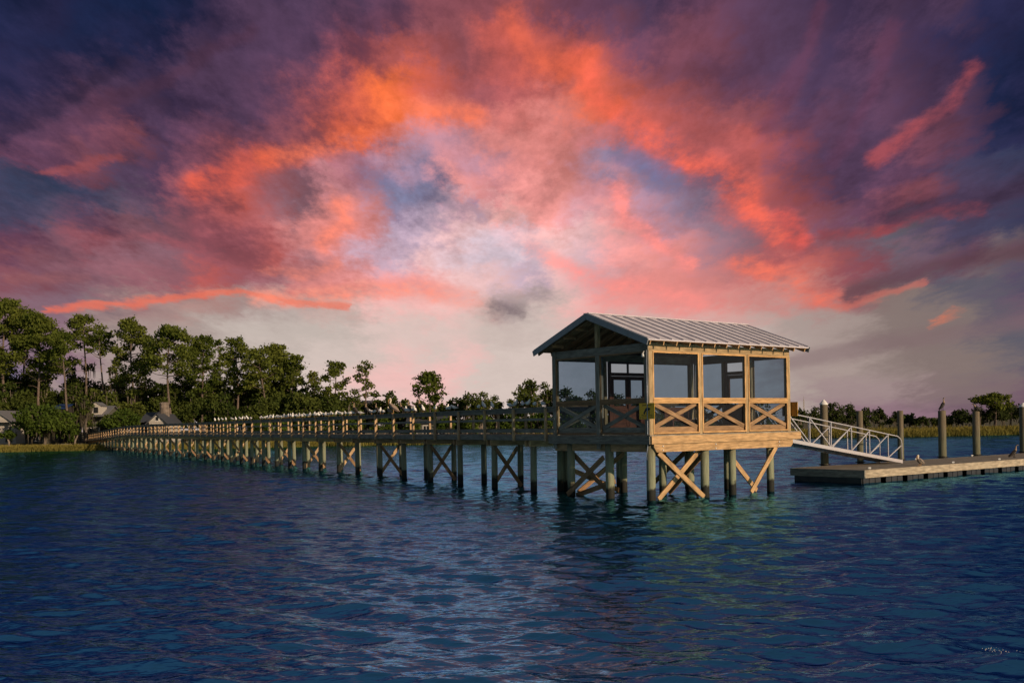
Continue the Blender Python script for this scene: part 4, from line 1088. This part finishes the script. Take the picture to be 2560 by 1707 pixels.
def oak(px, top, width, base, D, label, mat='oakf', n=None, size=.5, moss=0.0, grp='broadleaf trees along the shore', name='oak_tree', cat='tree', shape=.62, dens=1.0):
    size *= .72; dens *= .85
    seedn[0] += 1; g = np.random.default_rng(seedn[0])
    x = ground_point(px, None, D, 4); gz = land_z(x, D); k = D / F
    H = z_at(px, top, D) - gz; W = width * k / 2
    lo = max(.3, z_at(px, base, D) - gz)
    tr = MB(); r0 = .02 * H + .1
    top_h = lo + (H - lo) * .35
    tr.tube([(0, 0, -.4), (.1, 0, top_h * .5), (g.normal(0, .2), g.normal(0, .2), top_h), (g.normal(0, .3), 0, H * .8)], [r0 * 1.2, r0, r0 * .7, .05], 8)
    parts = []; mis = []
    nb = n or int(12 + W * 3.2)
    for i in range(nb):
        d = g.normal(size=3); d /= np.linalg.norm(d); rr = g.uniform(.35, .86)
        c = np.array([d[0] * W * rr, d[1] * W * rr * .75, lo + (H - lo) * (.46 + .46 * d[2] * rr)])
        cr = g.uniform(.22, .40) * min(W, (H - lo) * .8); cz = cr * g.uniform(.6, .85)
        c[2] = min(c[2], H - cz * .92)
        if i == 0: c = np.array([g.normal(0, W * .15), 0, H - cz])
        m = int(115 * dens * (cr / 1.3) ** 1.7 * (.5 / size) ** 1.3) + 30
        p = ball(g, m, .45); p[:, 2] = np.where(p[:, 2] < 0, p[:, 2] * .7, p[:, 2])
        q = c + p * np.array([cr, cr, cz]); q += g.normal(0, .16, q.shape); parts.append(q); mis.append(np.zeros(len(q)))
        cv = Vector(c); b = Vector((0, 0, top_h * g.uniform(.6, 1.0)))
        tr.tube([b, (b + cv) / 2 + Vector((0, 0, .12 * W)), cv], [max(.05, r0 * .4), .06, .025], 5, cap=False)
        if g.random() < .35:
            e = cv + Vector(g.normal(size=3)).normalized() * cr * 1.25; tr.tube([cv, e], [.035, .012], 4, cap=False)
    P = np.concatenate(parts); mi = np.concatenate(mis); V = cards(P, size, g, .2, 1.15)
    if moss > 0:
        m = int(len(P) * moss * .6); idx = g.integers(0, len(P), m); Q = P[idx] + np.array([0, 0, -.3]); a = g.uniform(0, pi, m); l = g.uniform(.5, 1.7, m); w = g.uniform(.06, .16, m)
        dx, dy = np.cos(a) * w, np.sin(a) * w
        Mv = np.stack([Q + np.stack([-dx, -dy, 0 * dx], -1), Q + np.stack([dx, dy, 0 * dx], -1), Q + np.stack([dx * .3, dy * .3, -l], -1), Q + np.stack([-dx * .3, -dy * .3, -l], -1)], 1)
        V = np.concatenate([V, Mv]); mi = np.concatenate([mi, np.ones(m)])
    return finish_tree(name, x, D, gz, tr, V, [mat, 'moss'], mi, 'oakbark', label, cat, grp)

# the tall pines, left to right
pine(12, 748, 150, 940, 172, 0, 38, 'tallest dense pine at the left edge of the picture', 1.2)
pine(62, 786, 60, 850, 186, 0, 14, 'small pine crown showing between the two tallest pines at the left edge')
pine(98, 785, 124, 945, 170, 0, 36, 'broad dense pine with twin looking trunks, second tall pine from the left edge', 1.2)
pine(150, 832, 88, 915, 166, -26, 18, 'pine with a long bare trunk leaning left above the large cedar bush')
pine(214, 788, 92, 872, 176, 0, 22, 'airy pine with open crown and straight pale trunk against the sky', .7)
pine(254, 827, 66, 890, 174, 0, 14, 'slim pine with a small crown and thin bare trunk, right beside the airy open pine', .7)
pine(333, 797, 98, 965, 172, 0, 32, 'tall pine with a narrow raised top above a wide lower crown')
pine(424, 817, 122, 935, 164, 0, 34, 'spreading pine with forked open branches and a thick pale trunk', .9)
pine(478, 858, 66, 985, 182, 0, 12, 'half hidden pine behind the spreading forked pine')
pine(507, 840, 84, 985, 170, 0, 26, 'full pine with a rounded top and straight trunk above the leftmost gulls')
pine(549, 848, 56, 985, 186, 0, 10, 'small round pine top between two fuller pines')
pine(592, 843, 84, 985, 172, 0, 28, 'bushy pine with visible forked trunk against a patch of sky')
pine(650, 872, 80, 975, 168, -14, 22, 'pine with a long pale trunk leaning left down to the gulls on the railing', .9)
pine(688, 862, 108, 1000, 176, 0, 34, 'wide dense pine at the right end of the tall pine group', 1.1)
pine(735, 888, 72, 1000, 172, 0, 20, 'lowest pine on the right shoulder of the tall pine group')
pine(783, 929, 32, 975, 178, 0, 9, 'small wispy pine standing just right of the tall pine group', .6)
pine(838, 905, 74, 1000, 166, 0, 24, 'lone layered pine, left one of the two slim pines against the pale sky', .75, tiers=2.5)
pine(912, 905, 56, 1000, 168, 0, 18, 'thin sparse pine, right one of the two slim pines against the pale sky', .6, tiers=2.5)
pine(1070, 932, 84, 1002, 150, 0, 26, 'isolated flat layered pine standing alone above the cormorants', .85, tiers=3)

# broadleaf trees under and behind the pines
OK = [(20, 905, 130, 1080, 180, .0), (78, 905, 110, 1060, 184, .0), (115, 940, 120, 1070, 176, .05), (190, 898, 80, 1050, 186, .05), (222, 915, 90, 1060, 182, .1),
      (175, 965, 110, 1080, 172, .22), (240, 975, 90, 1085, 170, .3), (290, 900, 70, 1060, 190, .1), (300, 960, 90, 1070, 176, .25), (350, 940, 110, 1070, 180, .1),
      (395, 965, 90, 1075, 176, .05), (440, 935, 120, 1070, 178, .0), (475, 985, 90, 1075, 160, .0), (520, 955, 130, 1075, 174, .03), (560, 985, 110, 1075, 158, .04), (620, 960, 120, 1075, 176, .02),
      (655, 1000, 90, 1075, 160, .0), (700, 950, 120, 1070, 176, .04), (745, 985, 110, 1075, 162, .06), (795, 968, 90, 1070, 174, .05), (845, 985, 120, 1075, 166, .06), (900, 992, 80, 1070, 168, .1),
      (935, 985, 70, 1065, 172, .0), (975, 985, 84, 1065, 166, .0), (1010, 1004, 60, 1065, 160, .05), (1095, 1000, 60, 1065, 166, .0), (1130, 1002, 60, 1065, 168, .0)]
OK += [(30, 960, 110, 1080, 168, .0), (275, 985, 80, 1085, 165, .12), (330, 975, 100, 1080, 170, .03), (420, 965, 110, 1080, 172, .02), (545, 940, 90, 1070, 184, .0), (585, 955, 100, 1070, 182, .0), (640, 945, 90, 1070, 186, .0), (690, 985, 110, 1075, 164, .0), (770, 990, 90, 1075, 160, .02), (870, 1000, 90, 1075, 156, .0), (1055, 1008, 70, 1065, 158, .0)]
OK.sort(key=lambda t: t[0])
DESC = ['dense green oak', 'dark round oak', 'mossy grey green oak', 'bushy live oak', 'low spreading oak']
for i, (px, top, w, b, D, ms) in enumerate(OK):
    w *= 1.12; top -= 6
    d = 'mossy grey oak' if ms >= .1 else ('dark green live oak' if D > 175 else 'leafy live oak')
    oak(px, top, w, b, D, f'{d} under the pines, {ordinal(i + 1)} broadleaf tree from the left shore end', moss=ms)
oak(110, 1012, 150, 1096, 146.5, 'large dark cedar bush spreading over the bank in front of the left houses', 'cedarf', 34, .42, .03, 'dark cedar bushes on the bank', 'cedar_bush', 'bush', dens=1.2)
oak(306, 1022, 100, 1078, 149, 'rounded cedar bush between the two small houses at the pier foot', 'cedarf', 22, .42, .02, 'dark cedar bushes on the bank', 'cedar_bush', 'bush', dens=1.2)
oak(20, 1076, 50, 1098, 147, 'low shrub on the bank below the white gabled house', 'cedarf', 10, .4, 0, 'dark cedar bushes on the bank', 'cedar_bush', 'bush')
oak(185, 1068, 50, 1100, 150, 'low shrub on the bank between the cedar bush and the boardwalk', 'cedarf', 10, .4, 0, 'dark cedar bushes on the bank', 'cedar_bush', 'bush')
oak(214, 985, 46, 1090, 152, 'grey mossy tree partly covering the front of the house with a dormer window', moss=.5, dens=.5)
oak(78, 1010, 40, 1090, 151, 'thin mossy tree in front of the grey roofed wing at the left', moss=.4, dens=.6)
oak(268, 1040, 50, 1088, 151, 'small leafy tree right of the house with a dormer window', moss=.05)
# middle of the shore, seen over the near railing
SH = [(1165, 982, 66, 1055, 165), (1205, 980, 84, 1050, 160), (1240, 988, 52, 1050, 168), (1285, 980, 44, 1055, 166), (1330, 948, 92, 1040, 158), (1372, 955, 74, 1045, 162), (1425, 968, 90, 1060, 160), (1480, 975, 84, 1060, 164), (1545, 985, 90, 1060, 168), (1600, 992, 84, 1060, 166)]
for i, (px, top, w, b, D) in enumerate(SH):
    lb = {0: 'ragged shore tree showing grey bare branches left of the umbrella shaped tree', 1: 'wide umbrella shaped tree above the railing right of the isolated pine', 2: 'small tree joining the right side of the umbrella shaped tree', 3: 'thin twiggy tree with nearly bare branches left of the pavilion',
          4: 'tall full green tree just left of the pavilion', 5: 'tree touching the left corner post of the pavilion', 6: 'tree seen dimly through the left gable screen, leftmost there', 7: 'tree seen dimly through the left gable screen, beside the middle post',
          8: 'low tree seen through the double doors of the pavilion', 9: 'low tree seen at the right side of the pavilion double doors'}[i]
    oak(px, top, w, b, D, lb, moss=.05, dens=.45 if i in (0, 3) else .9, size=.42)
for i, (px, top, w, D) in enumerate([(560, 1050, 90, 150), (640, 1050, 90, 148), (720, 1048, 90, 150), (800, 1045, 90, 150), (880, 1045, 80, 150), (960, 1045, 80, 148), (1030, 1058, 60, 150), (1120, 1042, 90, 148), (1200, 1038, 90, 150), (1280, 1034, 90, 150), (1350, 1030, 90, 150),
                                     (1430, 1022, 90, 158), (1510, 1018, 90, 160), (1590, 1016, 90, 160), (1670, 1012, 90, 165), (1750, 1010, 90, 165), (1830, 1010, 90, 165), (1910, 1010, 90, 165)] + [(px, 1032 - (px - 1000) * .02, 100, 172) for px in range(1000, 1390, 60)]):
    where, k = ('seen between the boardwalk railing posts', i + 1) if i < 11 else ('behind those seen through the railing', i - 17) if px < 1390 else ('seen through the lower pavilion screens', i - 10)
    oak(px, top, w, 1085, D, f'low green shrub {where}, {ordinal(k)} of the row from the left', 'cedarf', 12, .42, .02, 'low shrubs along the shore', 'shrub', 'bush')
# right shore, farther away
RT = [(2000, 1022, 56, 1066), (2035, 1016, 52, 1066), (2085, 1006, 60, 1066), (2125, 1010, 62, 1066), (2165, 1018, 56, 1066), (2195, 1020, 44, 1066), (2235, 1028, 50, 1064), (2272, 1034, 44, 1064), (2305, 1042, 40, 1064), (2335, 1046, 44, 1062), (2372, 1038, 44, 1060),
      (2405, 1022, 62, 1060), (2440, 1018, 52, 1060), (2485, 1010, 80, 1062), (2525, 1004, 66, 1060), (2562, 1006, 56, 1060), (2600, 1000, 66, 1060), (2655, 1004, 66, 1060)]
for i, (px, top, w, b) in enumerate(RT):
    oak(px, top, w, b + 6, 188 + (i * 7) % 13, f'dark green tree on the right shore beyond the dock, {ordinal(i + 1)} from the pavilion', 'farf', 14, .45, .03, 'trees on the right shore', dens=.9)
pine(2492, 984, 60, 1022, 186, 0, 16, 'pine with a raised bushy top above the right shore trees', .9, grp='pines on the right shore')
pine(2450, 992, 46, 1008, 187, 0, 12, 'flat topped umbrella pine with bare trunks above the right shore trees', 1.0, grp='pines on the right shore')

# ------------------------------------------------------------------ houses
def house(px0, px1, D, zf, eave, ridge, label, wall, roof, gable='front', cat='house', porch=True, dormer=False, chimney=None, dep=7):
    """front spans photo columns px0..px1; heights are photo rows of eave and ridge"""
    xa, xb = ground_point(px0, None, D, 4), ground_point(px1, None, D, 4); W = xb - xa; pm = (px0 + px1) / 2
    gz = land_z((xa + xb) / 2, D); he = z_at(pm, eave, D) - gz; hr = z_at(pm, ridge, D) - gz; fz = .5
    r = empty('house', ((xa + xb) / 2, D, gz), 0, label, cat)
    w = W / 2
    mb = MB()
    y0 = 1.6 if porch else 0
    mb.box(-w + .1, y0, -.4, w - .1, dep, he)
    if gable == 'front':
        mb.poly([(-w + .05, .0, he), (w - .05, .0, he), (0, .0, hr - .12)]); mb.poly([(w - .05, dep, he), (-w + .05, dep, he), (0, dep, hr - .12)])
    else:
        mb.poly([(-w + .1, 0, he), (-w + .1, dep / 2, hr - .1), (-w + .1, dep, he)]); mb.poly([(w - .1, 0, he), (w - .1, dep, he), (w - .1, dep / 2, hr - .1)])
    wl = mb.build('wall', M[wall], r)
    rm = MB(); sl = Vector((w + .35, 0, -(hr - he) * (w + .35) / w)) if gable == 'front' else Vector((0, -(dep / 2 + .4), -(hr - he) * (dep / 2 + .4) / (dep / 2)))
    if gable == 'front':
        for s in (1, -1): rm.bar((0 + s * .02, -.35 + (dep + .7) / 2, hr), (s * sl.x, -.35 + (dep + .7) / 2, hr + sl.z), dep + .7, .10)
    else:
        for s in (1, -1): rm.bar((0, dep / 2 - s * .02, hr), (0, dep / 2 + s * sl.y, hr + sl.z), W + .6, .10)
    ro = rm.build('roof', M[roof], r)
    if porch:
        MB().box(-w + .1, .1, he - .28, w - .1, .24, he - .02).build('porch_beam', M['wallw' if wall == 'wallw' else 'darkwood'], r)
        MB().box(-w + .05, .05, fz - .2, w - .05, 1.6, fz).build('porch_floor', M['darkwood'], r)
        n = max(3, int(W / 1.6) + 1)
        for i in range(n):
            x = -w + .2 + (W - .4) * i / (n - 1); MB().bar((x, .17, -.3), (x, .17, he - .28), .16, .16, (0, 1, 0)).build('porch_post', M['wallg'], r)
    nw = max(2, int(W / 1.7))
    for i in range(nw):
        x = -w + W * (i + .5) / nw; ww = .5
        f = MB(); zb, zt = fz + .35, min(he - .5, fz + 2.1); yy = y0 - .04
        for s in (-1, 1): f.bar((x + s * ww, yy, zb), (x + s * ww, yy, zt), .09, .06, (0, 1, 0))
        f.bar((x - ww - .045, yy, zt + .04), (x + ww + .045, yy, zt + .04), .06, .09); f.bar((x - ww - .045, yy, zb - .04), (x + ww + .045, yy, zb - .04), .06, .09); f.bar((x, yy, zb), (x, yy, zt), .05, .05, (0, 1, 0))
        ff = f.build('window', M['wallg' if wall != 'wallg' else 'cap'], r)
        MB().box(x - ww + .04, yy + .005, zb + .02, x + ww - .04, yy + .03, zt - .02).build('pane', M['pane'], ff)
    if gable == 'front':
        zc = he + (hr - he) * .42
        f = MB().box(-.32, -.06, zc - .38, .32, -.005, zc + .38).build('attic_window', M['cap'], r); MB().box(-.24, -.085, zc - .3, .24, -.065, zc + .3).build('pane', M['pane'], f)
    if dormer:
        m_ = MB(); zz = he + .1; m_.box(.0, -.1, zz, 1.5, 2.2, zz + 1.35); m_.poly([(-.05, -.1, zz + 1.36), (1.55, -.1, zz + 1.36), (.75, -.1, zz + 1.9)])
        d = m_.build('dormer', M['wallw'], ro); rr = MB()
        rr.bar((.77, 1.0, zz + 1.93), (1.7, 1.0, zz + 1.3), 2.5, .06); rr.bar((.73, 1.0, zz + 1.93), (-.2, 1.0, zz + 1.3), 2.5, .06); rr.build('dormer_roof', M[roof], ro)
        MB().box(.4, -.16, zz + .25, 1.1, -.11, zz + 1.15).build('dormer_window', M['pane'], ro)
    if chimney:
        cx, ct = chimney; h = z_at((px0 + px1) / 2, ct, D) - gz
        c = MB(); c.tube([(cx, dep * .55, he * .6), (cx, dep * .55, h - .5), (cx, dep * .55, h - .2), (cx, dep * .55, h)], [.85, .72, .8, .62], 10); c.build('chimney', M['stone'], r)
    return r
house(-46, 27, 153, 0, 1051, 1026, 'white gabled house with a dark porch cut by the left edge of the picture', 'wallw', 'roofg', 'front')
house(18, 96, 156, 0, 1052, 1029, 'low wing with a grey metal roof right of the left white gable', 'wallg', 'roofg', 'side')
house(196, 262, 155, 0, 1038, 1014, 'grey green house with a dormer window behind the start of the boardwalk', 'wallg', 'roofg', 'side', dormer=True)
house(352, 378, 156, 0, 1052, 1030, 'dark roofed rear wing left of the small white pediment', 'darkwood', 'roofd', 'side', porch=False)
house(370, 416, 152, 0, 1055, 1034, 'small house with a white pediment and stone chimney behind the boardwalk', 'wallw', 'roofd', 'front', chimney=(-.2, 1004))
house(132, 160, 166, 0, 1020, 1009, 'distant cottage with a blue roof showing over the large cedar bush', 'darkwood', 'roofb', 'side', porch=False)
house(1018, 1112, 156, 0, 1056, 1036, 'plain grey building behind the boardwalk railing below the isolated pine', 'wallg', 'roofd', 'side', porch=False)
house(902, 934, 172, 0, 1012, 1000, 'pale grey roofed house half hidden by trees left of the isolated pine', 'wallw', 'roofg', 'side', porch=False)

# bulkhead along the left bank
bk = MB()
for i in range(14):
    xa = -92 + i * 3.2; bk.bar((xa, 150 + .3 * sin(i), .42), (xa + 3.15, 150 + .3 * sin(i + 1), .42), .12, .6)
tag(bk.build('bulkhead', M['grey']), 'low grey timber bulkhead along the left bank below the houses', 'retaining wall')

# far radio mast
D = 900; p = ground_point(2009, None, D, 20); zt = z_at(2009, 990, D); e = empty('radio_mast', (p, D, 0), 0, 'thin distant radio mast above the trees right of the pavilion', 'mast')
mb = MB()
for s in ((-.6, -.6), (.6, -.6), (0, .7)): mb.bar((s[0], s[1], 0), (s[0] * .5, s[1] * .5, zt * .86), .32, .32)
for k in range(24):
    z = zt * .86 * k / 24; z2 = zt * .86 * (k + 1) / 24; mb.bar((-.6, -.6, z), (.6, -.6, z2), .2, .2); mb.bar((.6, -.6, z), (0, .7, z2), .2, .2); mb.bar((0, .7, z), (-.6, -.6, z2), .2, .2)
mb.build('lattice', M['mast'], e); MB().tube([(0, 0, zt * .85), (0, 0, zt)], [.22, .14], 6).build('antenna', M['mast'], e)

# small splash where a wave breaks, low right
g = np.random.default_rng(9); mb = MB()
sx, sy = ground_point(2484, None, 10.5, 0), 10.5
for i in range(50):
    a, b = g.normal(0, .055), g.normal(0, .06); h = abs(g.normal(0, .03)) + .015; r_ = g.uniform(.002, .007); a += (.10 if i % 3 == 0 else 0); b -= (.22 if i % 3 == 0 else 0)
    mb.tube([(sx + a, sy + b, h - r_), (sx + a, sy + b, h), (sx + a + .002, sy + b, h + r_)], [r_ * .3, r_, r_ * .3], 5)
tag(mb.build('water_splash', M['foam']), 'small white splash of foam on a wave at the lower right', 'splash', None, 'stuff')
